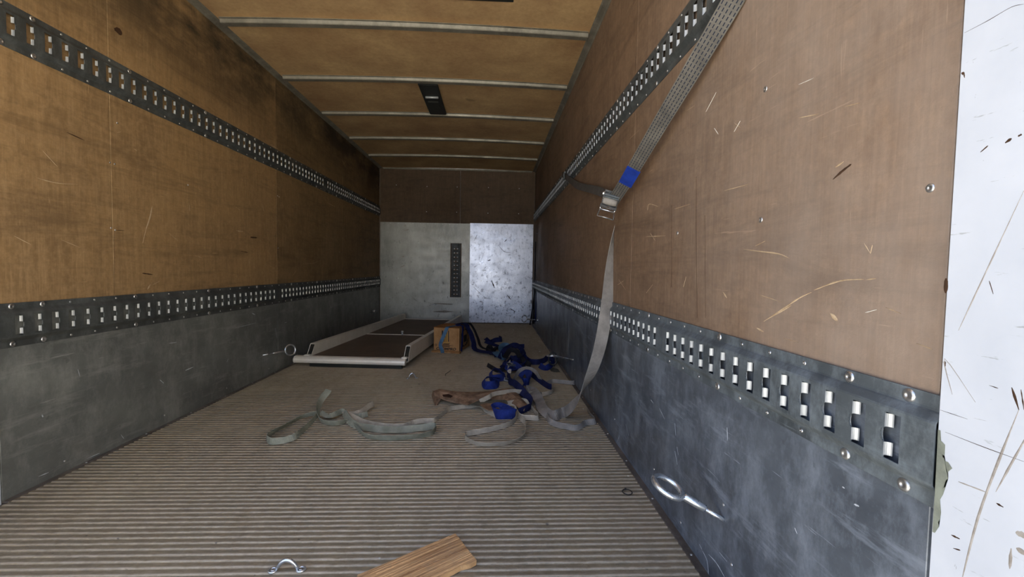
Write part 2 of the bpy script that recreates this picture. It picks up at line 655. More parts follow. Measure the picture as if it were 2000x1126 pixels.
BOLT = rivet_mesh(0.0100, 0.0030)
SCREW = rivet_mesh(0.0042, 0.002)
WASHER = rivet_mesh(0.0064, 0.0018)


def place(name, me, loc, side, parent):
    """fasten a head on a wall: side 'L' faces +X, 'R' faces -X, 'B' faces -Y, 'U' faces +Z"""
    o = bpy.data.objects.new(name, me)
    o.location = loc
    o.rotation_euler = {'L': (0, math.pi / 2, 0), 'R': (0, -math.pi / 2, 0), 'B': (math.pi / 2, 0, 0), 'U': (0, 0, 0)}[side]
    C.objects.link(o)
    o.parent = parent
    return o


# ------------------------------------------------------------------ ground outside and outer shell
gr = boxo('ground', (-30, -30, -1.15), (30, 30, -1.05), M['ground'])
struct(gr)
ob = boxo('wall_bounce_added', (5.0, -26, -1.06), (5.4, -1.5, 5.0), M['ground'])  # unseen pale wall, added to throw warm sunlight onto the left side
struct(ob)

# ------------------------------------------------------------------ ribbed floor
PITCH = 0.0270


def ribbed_floor():
    bm = bmesh.new()
    xs = [XL + 0.022, -1.1, -0.5, 0.0, XR - 0.024]
    prof = []
    y = 0.54
    k = 0
    while y < YB:
        # flat tread falling gently away from the doors, then a steep riser
        prof += [(y, -0.0002), (y + PITCH * 0.10, 0.0), (y + PITCH * 0.35, -0.0010), (y + PITCH * 0.72, -0.0024), (y + PITCH * 0.90, -0.0032), (y + PITCH * 0.96, -0.0018)]
        y += PITCH
        k += 1
    rows = [[bm.verts.new((x, yy, zz)) for x in xs] for yy, zz in prof]
    for A, B in zip(rows, rows[1:]):
        for i in range(len(xs) - 1):
            bm.faces.new((A[i], A[i + 1], B[i + 1], B[i]))
    me_o = fromb('floor', bm, M['floor'])
    return me_o


fl = struct(ribbed_floor())
boxo('subfloor', (XL - 0.05, 0.54, -0.12), (XR + 0.05, YB + 0.06, -0.006), M['strip'], fl)
# scrub the rib joints of the floor boards
for (x0, x1, side) in ((XL, XL + 0.024, 'left'), (XR - 0.026, XR, 'right')):
    ys = 0.54 if side == 'right' else YL0
    s = struct(boxo('baseboard_' + side, (x0, ys, -0.004), (x1, YB, 0.0025), M['strip'], None, 0.001, 1))
    y = 0.9
    xx = (x0 + x1) / 2
    while y < 5:
        if y > ys + .1:
            place('screw', SCREW, (xx, y, 0.0024), 'U', s)
        y += 0.31

# ------------------------------------------------------------------ walls
PT = 0.008
KT = 0.0115


def gouges(name, segs, ax, val, mat, parent, proud=0.0007):
    """fine splintered scratches standing slightly proud of the sheet: one part"""
    bm = bmesh.new()
    for s in segs:
        pts = [at(px, py, ax, val) for px, py in s[1:]]
        w = s[0]
        n = len(pts)
        dense = cmr(pts, 4) if n > 2 else [pts[0].lerp(pts[1], i / 5) for i in range(6)]
        k = len(dense)
        nrm = Vector((0, 0, 0))
        nrm[ax] = -1.0 if val > 0 else 1.0
        L = []
        for i, p in enumerate(dense):
            d = (dense[min(i + 1, k - 1)] - dense[max(i - 1, 0)]).normalized()
            sd = d.cross(nrm).normalized()
            ww = w * (0.25 + math.sin(math.pi * (i + 0.3) / (k - 0.4))) * random.uniform(0.55, 1.1) * 0.5
            L.append((bm.verts.new(p + sd * ww), bm.verts.new(p + nrm * proud), bm.verts.new(p - sd * ww)))
        for A, B in zip(L, L[1:]):
            bm.faces.new((A[0], B[0], B[1], A[1]))
            bm.faces.new((A[1], B[1], B[2], A[2]))
    o = fromb(name, bm, mat, parent)
    o['kind'] = 'stuff'
    return o


wl = struct(boxo('wall_left', (XL - 0.07, 0.52, -0.12), (XL - PT - 0.002, YB + 0.06, H + 0.07), M['shell']))
wr = struct(boxo('wall_right', (XR + PT + 0.002, 0.20, -0.12), (XR + 0.07, YB + 0.06, H + 0.07), M['shell']))
wb_ = struct(boxo('wall_back', (XL - 0.07, YB + PT + 0.002, -0.12), (XR + 0.07, YB + 0.07, H + 0.07), M['shell']))

seamsL = [YL0, 1.996, 3.451, 4.93, YB]
seamsR = [Y0, 1.884, 3.35, 4.82, YB]
g = 0.0013
for i in range(4):
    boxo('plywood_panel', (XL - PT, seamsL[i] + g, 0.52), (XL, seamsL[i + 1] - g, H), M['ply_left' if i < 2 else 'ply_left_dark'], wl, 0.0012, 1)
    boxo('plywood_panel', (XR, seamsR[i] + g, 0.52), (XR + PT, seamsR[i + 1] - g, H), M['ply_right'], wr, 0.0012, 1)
for a, b in ((YL0, 3.451), (3.451, YB)):
    boxo('kick_plate', (XL - PT, a + g, -0.005), (XL + 0.0025, b - g, 0.655), M['kick_steel_left'], wl, 0.001, 1)
for a, b in ((Y0, 3.39), (3.39, YB)):
    boxo('kick_plate', (XR - 0.0025, a + g, -0.005), (XR + PT, b - g, 0.645), M['kick_steel'], wr, 0.001, 1)

# screws on the panels (pairs at the seams on the left, washers on the right)
for px, py in ((215, 317), (224, 320), (217, 445), (225, 449), (542, 382), (545, 384), (543, 484), (367, 361), (663, 492), (229, 240)):
    p = at(px, py, 0, XL)
    place('screw', SCREW, (XL, p.y, p.z), 'L', wl)
for px, py in ((1817, 367), (1486, 429), (1495, 174), (1323, 455)):
    p = at(px, py, 0, XR)
    place('screw', WASHER, (XR, p.y, p.z), 'R', wr)
# rivets in the kick plates
for k in range(9):
    p = at(238, 852, 0, XL)
    place('rivet', SCREW, (XL + 0.0025, 1.75 + 0.52 * k, 0.045 + 0.004 * (k % 2)), 'L', wl)
    place('rivet', SCREW, (XR - 0.0025, 1.02 + 0.52 * k, 0.105 - 0.004 * (k % 2)), 'R', wr)
for px, py in ((1331, 1020), (1350, 1063), (1415, 985)):
    p = at(px, py, 0, XR)
    if p.z > 0.02:
        place('rivet', SCREW, (XR - 0.0025, p.y, p.z), 'R', wr)

# scratches and gouges the photograph shows
gouges('gouge', [
    (0.004, (1492, 627), (1530, 602), (1560, 582), (1585, 570)), (0.004, (1500, 622), (1545, 596)),
    (0.003, (1590, 566), (1640, 548), (1688, 545)), (0.004, (1478, 640), (1492, 648)), (0.002, (1690, 546), (1712, 543)),
    (0.0025, (1452, 486), (1480, 490), (1520, 495), (1543, 505)), (0.002, (1475, 480), (1495, 470)),
    (0.0018, (1317, 408), (1348, 398)), (0.0018, (1415, 372), (1463, 359)), (0.003, (1632, 326), (1648, 315)),
    (0.0016, (1688, 475), (1700, 495)), (0.0016, (1700, 495), (1704, 478)), (0.006, (1622, 612), (1636, 626)),
    (0.0016, (1477, 573), (1528, 590)), (0.0016, (1434, 240), (1447, 250)), (0.003, (1265, 410), (1268, 398), (1285, 403)),
    (0.0022, (1262, 462), (1300, 460)), (0.002, (1270, 455), (1280, 470)), (0.002, (1275, 555), (1262, 572)),
    (0.002, (1340, 540), (1335, 560)), (0.004, (1412, 570), (1420, 582)), (0.0016, (1790, 670), (1822, 682)),
    (0.002, (1208, 545), (1222, 566)), (0.0022, (1206, 556), (1218, 548)), (0.0015, (1680, 200), (1650, 208)),
    (0.0015, (1560, 230), (1600, 222)), (0.0015, (1530, 660), (1560, 668)), (0.0012, (1730, 600), (1760, 612)),
    (0.0015, (1120, 560), (1104, 590)), (0.002, (1116, 540), (1110, 556)), (0.0015, (1082, 545), (1078, 565)),
], 0, XR, M['gouge'], wr)
gouges('scratch', [
    (0.0012, (1399, 180), (1379, 218)), (0.0012, (1446, 236), (1434, 257)), (0.0014, (1395, 250), (1403, 262)),
    (0.0016, (1713, 604), (1690, 610)), (0.0012, (1560, 165), (1590, 152)),
], 0, XR, M['paper'], wr)
gouges('dark_gouge', [
    (0.005, (1627, 350), (1645, 334), (1663, 320)), (0.0014, (1360, 345), (1360, 480), (1362, 620)),
    (0.0012, (1377, 420), (1378, 620)), (0.0012, (1312, 400), (1312, 560)), (0.0014, (1242, 110), (1240, 190)),
], 0, XR, M['gouge_dark'], wr)
gouges('gouge', [
    (0.009, (297, 403), (293, 425), (285, 448)), (0.003, (285, 448), (279, 474)), (0.0035, (72, 347), (110, 357), (152, 360)),
    (0.0025, (27, 460), (60, 477)), (0.0022, (120, 468), (156, 483)), (0.007, (288, 565), (294, 555)), (0.0035, (298, 556), (313, 548)),
    (0.0035, (330, 455), (348, 470)), (0.004, (381, 499), (395, 503)), (0.004, (460, 404), (468, 409)), (0.003, (228, 259), (236, 257)),
    (0.009, (461, 450), (475, 452)), (0.009, (528, 282), (543, 291)), (0.006, (639, 395), (655, 404)), (0.003, (560, 446), (558, 438)),
    (0.0022, (594, 513), (610, 514), (625, 509)), (0.006, (573, 536), (578, 528)), (0.003, (515, 412), (513, 400)),
    (0.006, (668, 311), (676, 328)), (0.004, (676, 314), (670, 322)), (0.0025, (84, 295), (112, 325)), (0.004, (262, 291), (268, 294)),
    (0.002, (370, 400), (371, 412)), (0.0025, (486, 505), (487, 515)), (0.003, (658, 560), (664, 552)),
], 0, XL, M['gouge'], wl)
gouges('dark_gouge', [
    (0.030, (223, 57), (231, 60), (238, 67)), (0.010, (489, 463), (502, 464)), (0.004, (470, 490), (485, 493)),
    (0.006, (278, 533), (298, 536)), (0.0016, (223, 450), (223, 575)), (0.003, (225, 449), (243, 450)), (0.004, (130, 258), (165, 274)),
], 0, XL, M['gouge_dark'], wl)
gouges('scrape', [
    (0.004, (1420, 834), (1421, 860)), (0.0025, (1318, 880), (1323, 907)), (0.002, (1325, 888), (1322, 872)), (0.003, (1271, 780), (1276, 787)),
    (0.0025, (1288, 797), (1298, 818)), (0.002, (1222, 828), (1228, 850)), (0.003, (1210, 850), (1206, 862)), (0.003, (1372, 1075), (1381, 1095), (1384, 1126)),
    (0.003, (1384, 1082), (1400, 1100), (1415, 1126)), (0.0025, (1371, 1072), (1366, 1062)), (0.002, (1318, 826), (1320, 850)), (0.003, (1668, 984), (1678, 988)),
    (0.0018, (1260, 930), (1262, 940)), (0.0015, (1405, 1078), (1420, 1096)), (0.002, (1552, 1030), (1557, 1042)), (0.002, (1645, 950), (1650, 953)),
    (0.0018, (1110, 612), (1111, 650)), (0.002, (1111, 660), (1110, 680)), (0.0025, (1060, 600), (1061, 640)),
], 0, XR - 0.0025, M['scrape'], wr, 0.0004)
gouges('scrape', [
    (0.006, (362, 723), (378, 716)), (0.004, (312, 741), (320, 748)), (0.003, (443, 707), (446, 700)), (0.006, (492, 611), (498, 614)),
    (0.004, (556, 630), (560, 629)), (0.004, (584, 692), (585, 697)), (0.005, (82, 809), (84, 814)), (0.003, (170, 895), (195, 884)),
    (0.003, (75, 930), (95, 922)), (0.003, (236, 848), (242, 856)), (0.003, (538, 640), (541, 660)), (0.002, (152, 720), (156, 735)),
    (0.004, (580, 690), (583, 694)), (0.003, (330, 670), (345, 668)), (0.002, (460, 640), (500, 630)),
], 0, XL + 0.0025, M['scrape'], wl, 0.0004)

# ------------------------------------------------------------------ back wall
for a, b in ((XL, -0.50), (-0.50, XR)):
    boxo('plywood_panel', (a + g, YB, 0.0), (b - g, YB + PT, H), M['ply_back'], wb_, 0.0012, 1)
for px, py in ((774, 361), (834, 364), (893, 365), (954, 366), (1014, 368), (833, 413), (892, 414), (953, 416), (1013, 417)):
    p = at(px, py, 1, YB)
    place('screw', WASHER, (p.x, YB, p.z), 'B', wb_)


def back_sheet(name, x0, x1, z1, mat, y, hole=None):
    bm = bmesh.new()
    t = 0.003
    if hole:
        hx0, hx1, hz0, hz1 = hole
        for a, b in (((x0, z1 * 0 + 0.012), (hx0, z1)), ((hx1, 0.012), (x1, z1)), ((hx0, 0.012), (hx1, hz0)), ((hx0, hz1), (hx1, z1))):
            box(bm, (a[0], y - t, a[1]), (b[0], y, b[1]))
        bmesh.ops.remove_doubles(bm, verts=bm.verts, dist=1e-5)
    else:
        box(bm, (x0, y - t, 0.012), (x1, y, z1))
    return fromb(name, bm, mat, wb_)


RX = -0.555
back_sheet('steel_sheet', -1.663, -0.335, 1.478, M['sheet_left'], YB, (RX - 0.082, RX + 0.082, 0.385, 1.186))
s2 = back_sheet('steel_sheet', -0.349, 0.588, 1.486, M['sheet_right'], YB - 0.003)
lab(s2, 'brighter, more scuffed steel sheet overlapping the left one')
for k in range(12):
    place('rivet', SCREW, (-1.62 + k * 0.108, YB - 0.003, 1.462), 'B', wb_)
for k in range(9):
    place('rivet', SCREW, (-0.30 + k * 0.108, YB - 0.006, 1.47), 'B', wb_)
for k in range(7):
    place('rivet', SCREW, (-0.337, YB - 0.006, 0.1 + k * 0.21), 'B', wb_)
    place('rivet', SCREW, (0.575, YB - 0.006, 0.1 + k * 0.21), 'B', wb_)
for px, py in ((818, 474), (836, 545), (940, 548), (991, 549), (778, 543)):
    p = at(px, py, 1, YB)
    place('rivet', WASHER, (p.x, YB - 0.0063 if p.x > -0.33 else YB - 0.003, p.z), 'B', wb_)
gouges('scuff', [
    (0.02, (789, 440), (793, 441)), (0.016, (790, 450), (798, 448)), (0.02, (785, 500), (790, 501)), (0.02, (783, 521), (790, 518)),
    (0.012, (806, 581), (815, 588)), (0.02, (848, 592), (884, 594)), (0.03, (846, 608), (884, 608)), (0.010, (864, 550), (868, 555)),
    (0.005, (912, 490), (919, 482)), (0.006, (900, 470), (905, 460)),
], 1, YB - 0.0033, M['dirt'], wb_, 0.0006)
gouges('scuff', [
    (0.006, (975, 480), (985, 491), (998, 493)), (0.006, (926, 470), (932, 458)), (0.014, (953, 509), (958, 507)), (0.016, (960, 547), (966, 562)),
    (0.010, (985, 472), (990, 467)), (0.012, (996, 602), (1006, 608)), (0.004, (938, 512), (946, 492)), (0.005, (925, 560), (940, 575)),
    (0.010, (990, 575), (998, 585)), (0.008, (936, 588), (944, 590)),
], 1, YB - 0.0063, M['gouge_dark'], wb_, 0.0006)


# ------------------------------------------------------------------ slotted cargo rails
def lip_mesh(dx_, dy_):
    """two bright tongues at the far edge of a slot, bent back behind the plate.
       local axes: x out of the wall, y depth (0 = far edge of slot), z up"""
    bm = bmesh.new()
    for zc in (-0.0215, 0.0215):
        rows = []
        for k in range(6):
            a = k / 5 * math.radians(85)
            rows.append((-dx_ * math.sin(a), -dy_ * (1 - math.cos(a)) - 0.0008 * k / 5))
        t = 0.0016
        vs = []
        hw = 0.0100
        for (dx, dy) in rows:
            vs.append([bm.verts.new((dx, dy, zc - hw)), bm.verts.new((dx, dy, zc + hw)),
                       bm.verts.new((dx - t, dy + t * .5, zc + hw)), bm.verts.new((dx - t, dy + t * .5, zc - hw))])
        for A, B in zip(vs, vs[1:]):
            for j in range(4):
                bm.faces.new((A[j], A[(j + 1) % 4], B[(j + 1) % 4], B[j]))
        bm.faces.new(vs[0][::-1])
        bm.faces.new(vs[-1])
    # rim of the half-round notch joins the two tongues
    prev = None
    for k in range(9):
        z = -0.0125 + 0.025 * k / 8
        dy = 0.0045 * math.sqrt(max(0, 1 - (z / 0.0126) ** 2)) + 0.0002
        cur = [bm.verts.new((0.0007, dy, z)), bm.verts.new((0.0007, dy + 0.0012, z)), bm.verts.new((-0.0025, dy + 0.0012, z)), bm.verts.new((-0.0025, dy, z))]
        if prev:
            for j in range(4):
                bm.faces.new((prev[j], prev[(j + 1) % 4], cur[(j + 1) % 4], cur[j]))
        else:
            bm.faces.new(cur[::-1])
        prev = cur
    bm.faces.new(prev)
    bmesh.ops.remove_doubles(bm, verts=bm.verts, dist=0.0012)
    bmesh.ops.recalc_face_normals(bm, faces=bm.faces)
    me = bpy.data.meshes.new('slot_lip')
    bm.to_mesh(me)
    bm.free()
    me.materials.append(M['lip_steel'])
    return me


LIP = lip_mesh(0.0080, 0.0062)
LIP_LEFT = lip_mesh(0.0075, 0.0030)
LIP_BACK = lip_mesh(0.0045, 0.0150)


def rail_strip(length, pitch, first, zh=0.077):
    """hat section with punched slots along +Y; x is out of the wall; z centred.
       returns bmesh and the list of far-edge positions"""
    bm = bmesh.new()
    X1, X0 = 0.0145, 0.0015
    zp = 0.0405
    zs = zh - 0.023
    cells = []
    far = []
    y = first
    while y < length - 0.015:
        far.append(y)
        y += pitch
    lev = [-zp, -0.0345, -0.0115, -0.0085, -0.0045, 0.0, 0.0045, 0.0085, 0.0115, 0.0345, zp]

    def notch(z):
        return 0.0045 * math.sqrt(max(0, 1 - (z / 0.0115) ** 2))

    def q(a, b, c, d):
        bm.faces.new([bm.verts.new(v) for v in (a, b, c, d)])
    bounds = [0.0] + [f + (pitch - 0.0255) / 2 for f in far[:-1]] + [length]
    for i, f in enumerate(far):
        a, b = bounds[i], bounds[i + 1]
        n0 = f - 0.0255
        for z0, z1 in zip(lev, lev[1:]):
            if z0 < -0.0346 or z1 > 0.0346:
                q((X1, a, z0), (X1, n0, z0), (X1, n0, z1), (X1, a, z1))
                q((X1, n0, z0), (X1, f, z0), (X1, f, z1), (X1, n0, z1))
                q((X1, f, z0), (X1, b, z0), (X1, b, z1), (X1, f, z1))
            else:
                q((X1, a, z0), (X1, n0, z0), (X1, n0, z1), (X1, a, z1))
                q((X1, f + notch(z0), z0), (X1, b, z0), (X1, b, z1), (X1, f + notch(z1), z1))
    # shoulders and flanges, in bays
    ns = max(2, int(length / 0.25))
    for sgn in (-1, 1):
        prof = [(X1, zp), (X1 - 0.001, zp + 0.003), (X0 + 0.0035, zs - 0.001), (X0 + 0.001, zs + 0.001), (X0, zs + 0.004), (X0, zh)]
        for k in range(ns):
            ya, yb = length * k / ns, length * (k + 1) / ns
            for (xa, za), (xb, zb2) in zip(prof, prof[1:]):
                q((xa, ya, sgn * za), (xa, yb, sgn * za), (xb, yb, sgn * zb2), (xb, ya, sgn * zb2))
    bmesh.ops.remove_doubles(bm, verts=bm.verts, dist=2e-5)
    bmesh.ops.recalc_face_normals(bm, faces=bm.faces)
    # make the sheet face outwards
    for f in bm.faces:
        if f.normal.x < 0:
            f.normal_flip()
    return bm, far


def rail(label, side, zc, y0, y1, pitch, first, joints, xoff, dull_from=None):
    wx = XL + xoff if side == 'L' else XR - xoff
    root = empty('cargo_rail', (wx, y0, zc))
    if side == 'R':
        root.scale = (-1, 1, 1)
    tag(root, label, 'rail', 'slotted cargo rails')
    ends = [y0] + joints + [y1]
    yabs = first
    for a, b in zip(ends, ends[1:]):
        while yabs - 0.026 < a:
            yabs += pitch
        bm, far = rail_strip(b - a - 0.002, pitch, yabs - a)
        sec = fromb_keep('rail_section', bm, M['rail_steel' if side == 'R' and zc < 1 else 'rail_dark'], root)
        sec.location = (0, a - y0, 0)
        md = sec.modifiers.new('sheet', 'SOLIDIFY')
        md.thickness = 0.0022
        md.offset = -1
        for f in far:
            l = bpy.data.objects.new('slot_lip', LIP if side == 'R' else LIP_LEFT)
            l.location = (0.0138, a - y0 + f, 0)
            C.objects.link(l)
            l.parent = root
        yabs = a + far[-1] + pitch
    y = y0 + 0.05
    k = 0
    while y < y1 - 0.03:
        for s in (-1, 1):
            if k % 5 == 0 or (k == 1):
                me = BOLT
            else:
                me = SCREW
            o = bpy.data.objects.new('bolt' if me is BOLT else 'rivet', me)
            o.location = (0.0016, y - y0, s * 0.0655)
            o.rotation_euler = (0, math.pi / 2, 0)
            C.objects.link(o)
            o.parent = root
        y += 0.105
        k += 1
    return root


def fromb_keep(name, bm, mat, parent):
    me = bpy.data.meshes.new(name)
    bm.to_mesh(me)
    bm.free()
    me.materials.append(mat)
    o = bpy.data.objects.new(name, me)
    C.objects.link(o)
    o.parent = parent
    return o


rail('galvanised slotted cargo rail low on the right wall, above the dark kick plate', 'R', 0.591, Y0 - 0.012, YB - 0.005, 0.0586, 0.614, [1.47, 3.395], 0.0027)
rail('slotted cargo rail high on the right wall, crossed by the grey strap', 'R', 1.594, Y0 - 0.012, YB - 0.005, 0.0586, 0.614, [2.1, 3.6], 0.0003)
rail('slotted cargo rail low on the left wall, above the dark kick plate', 'L', 0.603, YL0, YB - 0.005, 0.0635, 1.603, [3.451], 0.0027)
rail('slotted cargo rail high on the left wall with plywood showing through its slots', 'L', 1.632, YL0, YB - 0.005, 0.0635, 1.612, [2.9, 4.4], 0.0003)

# curled burrs standing off the lower right rail
burr_root = None

# vertical rail showing through the cut-out of the back sheet
vr = empty('cargo_rail', (RX, YB - 0.0003, 0.39))
tag(vr, 'short vertical slotted rail set in the steel sheet of the back wall', 'rail', 'slotted cargo rails')
bm, far = rail_strip(0.79, 0.0610, 0.05, 0.067)
# turn: local x->out (-Y), local y->Z, local z->X
mt = Matrix(((0, 0, 1, 0), (-1, 0, 0, 0), (0, 1, 0, 0), (0, 0, 0, 1)))
bmesh.ops.transform(bm, matrix=mt, verts=bm.verts)
vs_ = fromb_keep('rail_section', bm, M['rail_dark'], vr)
for f in far:
    l = bpy.data.objects.new('slot_lip', LIP_BACK)
    l.matrix_world = mt @ Matrix.Translation((0.0138, f, 0))
    C.objects.link(l)
    l.parent = vr
    l.matrix_basis = mt @ Matrix.Translation((0.0138, f, 0))

# ------------------------------------------------------------------ ceiling
CROWN = 0.020
XM = (XL + XR) / 2


def zc_at(x):
    return H + CROWN * (1 - ((x - XM) / ((XR - XL) / 2)) ** 2)


def ceil_strip(name, y0, y1, prof, mat, parent, x0=XL + 0.003, x1=XR - 0.003, n=16):
    """prof: list of (dy, dz) swept across the width following the crown, closed"""
    bm = bmesh.new()
    rows = []
    for i in range(n + 1):
        x = x0 + (x1 - x0) * i / n
        rows.append([bm.verts.new((x, y0 + dy, zc_at(x) + dz)) for dy, dz in prof])
    k = len(prof)
    for A, B in zip(rows, rows[1:]):
        for j in range(k):
            bm.faces.new((A[j], A[(j + 1) % k], B[(j + 1) % k], B[j]))
    bm.faces.new(rows[0])
    bm.faces.new(rows[-1][::-1])
    return fromb(name, bm, mat, parent)


ce = struct(boxo('ceiling', (XL - 0.07, 0.20, H + 0.045), (XR + 0.07, YB + 0.07, H + 0.08), M['shell']))
ribs = [1.13, 1.905, 2.68, 3.445, 4.205, 4.985, 5.73]
edges = [0.54] + [r + 0.04 for r in ribs] + [YB]
for a, b in zip(edges, edges[1:]):
    ceil_strip('ceiling_board', a + 0.001, b, [(0, 0), (b - a - 0.002, 0), (b - a - 0.002, 0.006), (0, 0.006)], M['ceiling'], ce)
for r in ribs:
    ceil_strip('roof_bow', r, r, [(0.0, 0.0), (0.0, -0.003), (0.012, -0.004), (0.016, -0.020), (0.020, -0.024), (0.060, -0.024), (0.064, -0.020),
                                  (0.068, -0.004), (0.080, -0.003), (0.080, 0.0)], M['trim_metal'], ce, XL + 0.05, XR - 0.045)


def angle_trim(name, x_wall, s):
    """angle along the edge of the ceiling"""
    bm = bmesh.new()
    prof = [(0, 0.004), (0.040, 0.006), (0.040, 0.001), (0.032, -0.004), (0.008, -0.009), (0.004, -0.018), (0, -0.020)]
    y0 = YL0 if s > 0 else Y0
    A = [bm.verts.new((x_wall + s * a, y0, H + b)) for a, b in prof]
    B = [bm.verts.new((x_wall + s * a, YB - 0.002, H + b)) for a, b in prof]
    k = len(prof)
    for j in range(k):
        bm.faces.new((A[j], A[(j + 1) % k], B[(j + 1) % k], B[j]))
    bm.faces.new(A)
    bm.faces.new(B[::-1])
    return struct(fromb(name, bm, M['trim_metal']))


angle_trim('trim_1', XL + 0.0005, 1)
angle_trim('trim_2', XR - 0.0005, -1)
struct(boxo('trim_3', (XL + 0.05, YB - 0.022, H - 0.016), (XR - 0.05, YB - 0.001, H + 0.004), M['trim_metal'], None, 0.003, 2))

# white rear posts
pr = struct(boxo('trim_4', (XR - 0.0150, 0.20, -0.05), (XR + 0.009, Y0 - 0.013, H + 0.02), M['white'], None, 0.002, 2))
pl_ = struct(boxo('trim_5', (XL - 0.009, 0.52, -0.05), (XL + 0.004, YL0 - 0.002, H + 0.02), M['white'], None, 0.002, 2))
XP = XR - 0.0150
gouges('scuff', [
    (0.0016, (2000, 372), (1940, 500), (1872, 645)), (0.0030, (1990, 800), (1950, 900), (1910, 1010), (1880, 1126)),
    (0.0024, (2006, 850), (1975, 905), (1945, 960)), (0.006, (1985, 1070), (2010, 1085)), (0.003, (1975, 1070), (1972, 1110)),
    (0.0014, (1860, 770), (1845, 700), (1905, 785)), (0.006, (1984, 1040), (2006, 1046)), (0.0018, (1872, 940), (1930, 962)),
], 0, XP, M['dirt'], pr, 0.0003)
gouges('dark_scuff', [
    (0.0008, (1846, 843), (1920, 872), (2003, 902)), (0.0007, (1884, 64), (1930, 40), (1975, 14), (2000, 8)), (0.0018, (1915, 297), (1930, 284)),
    (0.0030, (1963, 279), (1976, 270)), (0.0026, (1988, 266), (1996, 262)), (0.0006, (1836, 800), (1890, 818)), (0.0022, (1858, 1044), (1875, 1052)),
    (0.0018, (1862, 1070), (1876, 1074)), (0.0022, (1946, 982), (1960, 990)), (0.0014, (1882, 140), (1884, 152)), (0.003, (1878, 142), (1884, 145)),
    (0.0012, (1932, 548), (1940, 574)), (0.0010, (1932, 752), (1950, 758)), (0.0014, (1994, 760), (2000, 800)), (0.006, (1848, 543), (1847, 572)),
    (0.0020, (1846, 705), (1846, 715)), (0.0026, (1976, 756), (1990, 800)),
], 0, XP, M['gouge_dark'], pr, 0.0003)


def chip(pts, name='paint_chip'):
    bm = bmesh.new()
    a = [bm.verts.new(at(x, y, 0, XP - 0.0004)) for x, y in pts]
    b = [bm.verts.new(at(x, y, 0, XP + 0.0001)) for x, y in pts]
    n = len(a)
    bm.faces.new(a)
    bm.faces.new(b[::-1])
    for i in range(n):
        bm.faces.new((a[i], a[(i + 1) % n], b[(i + 1) % n], b[i]))
    bmesh.ops.triangulate(bm, faces=bm.faces[:])
    return fromb(name, bm, M['primer'], pr)


chip([(1832, 838), (1837, 840), (1838, 860), (1846, 868), (1845, 890), (1838, 885), (1843, 898), (1852, 902), (1860, 914), (1850, 922), (1852, 934),
      (1843, 940), (1840, 952), (1842, 965), (1836, 975), (1838, 1000), (1830, 1010), (1834, 1028), (1826, 1040), (1821, 1038), (1826, 960), (1829, 900)])

# ------------------------------------------------------------------ ceiling lamp and plate
lx0, lx1 = -0.615, -0.462
lamp = empty('ceiling_lamp', ((lx0 + lx1) / 2, 3.87, H - 0.01))
tag(lamp, 'narrow black lamp fitting on the ceiling between two roof bows', 'lamp')
zt = zc_at(-0.54)
parts = [boxo('housing', (lx0, 3.535, zt - 0.022), (lx1, 4.20, zt - 0.0005), M['black'], None, 0.004, 2)]
parts.append(boxo('lens', (lx0 + 0.03, 3.86, zt - 0.034), (lx1 - 0.03, 4.12, zt - 0.0215), M['dark_plate'], None, 0.005, 2))
bm = bmesh.new()
tube(bm, [(lx0 + 0.025, 3.76, zt - 0.031), (lx1 - 0.02, 3.76, zt - 0.031)], 0.009, 12)
parts.append(lab(fromb('tube_clip', bm, M['lip_steel'], None, True), 'white rod end catching the light'))
adopt(lamp, *parts)
p1, p2 = at(868, 1, 2, zt - 0.008), at(1003, 5, 2, zt - 0.008)
cp = boxo('ceiling_plate', (p1.x, p2.y - 0.16, zt - 0.008), (p2.x, p2.y, zt + 0.003), M['dark_plate'], None, 0.002, 1)
tag(cp, 'dark flat plate on the ceiling cut by the top of the photo', 'plate')

# ------------------------------------------------------------------ loading ramp
RA = math.radians(-5.3)       # turned towards the right
r0 = at(606, 695, 2, 0.078)   # near inner corner of the left rail, on the deck
ramp = empty('loading_ramp', (r0.x, r0.y, 0))
ramp.rotation_euler = (0, 0, RA)
tag(ramp, 'folded aluminium loading ramp with raised side rails lying at the back left', 'ramp')
RW, RL, DZ = 0.775, 2.66, 0.078
mid = 1.22
boxo('deck_panel', (0, 0.0, DZ - 0.012), (RW, mid - 0.008, DZ), M['deck'], ramp, 0.002, 1)
boxo('deck_panel', (0, mid + 0.008, DZ - 0.012), (RW, RL, DZ), M['deck'], ramp, 0.002, 1)
boxo('hinge_bar', (0.0, mid - 0.008, DZ - 0.016), (RW, mid + 0.008, DZ + 0.005), M['aluminium'], ramp, 0.002, 1)
boxo('end_bar', (0.0, RL, DZ - 0.02), (RW, RL + 0.012, DZ + 0.006), M['aluminium'], ramp, 0.002, 1)
for k in range(4):
    boxo('cross_member', (0.0, 0.25 + 0.7 * k, 0.0), (RW, 0.29 + 0.7 * k, DZ - 0.012), M['trim_metal'], ramp, 0.002, 1)


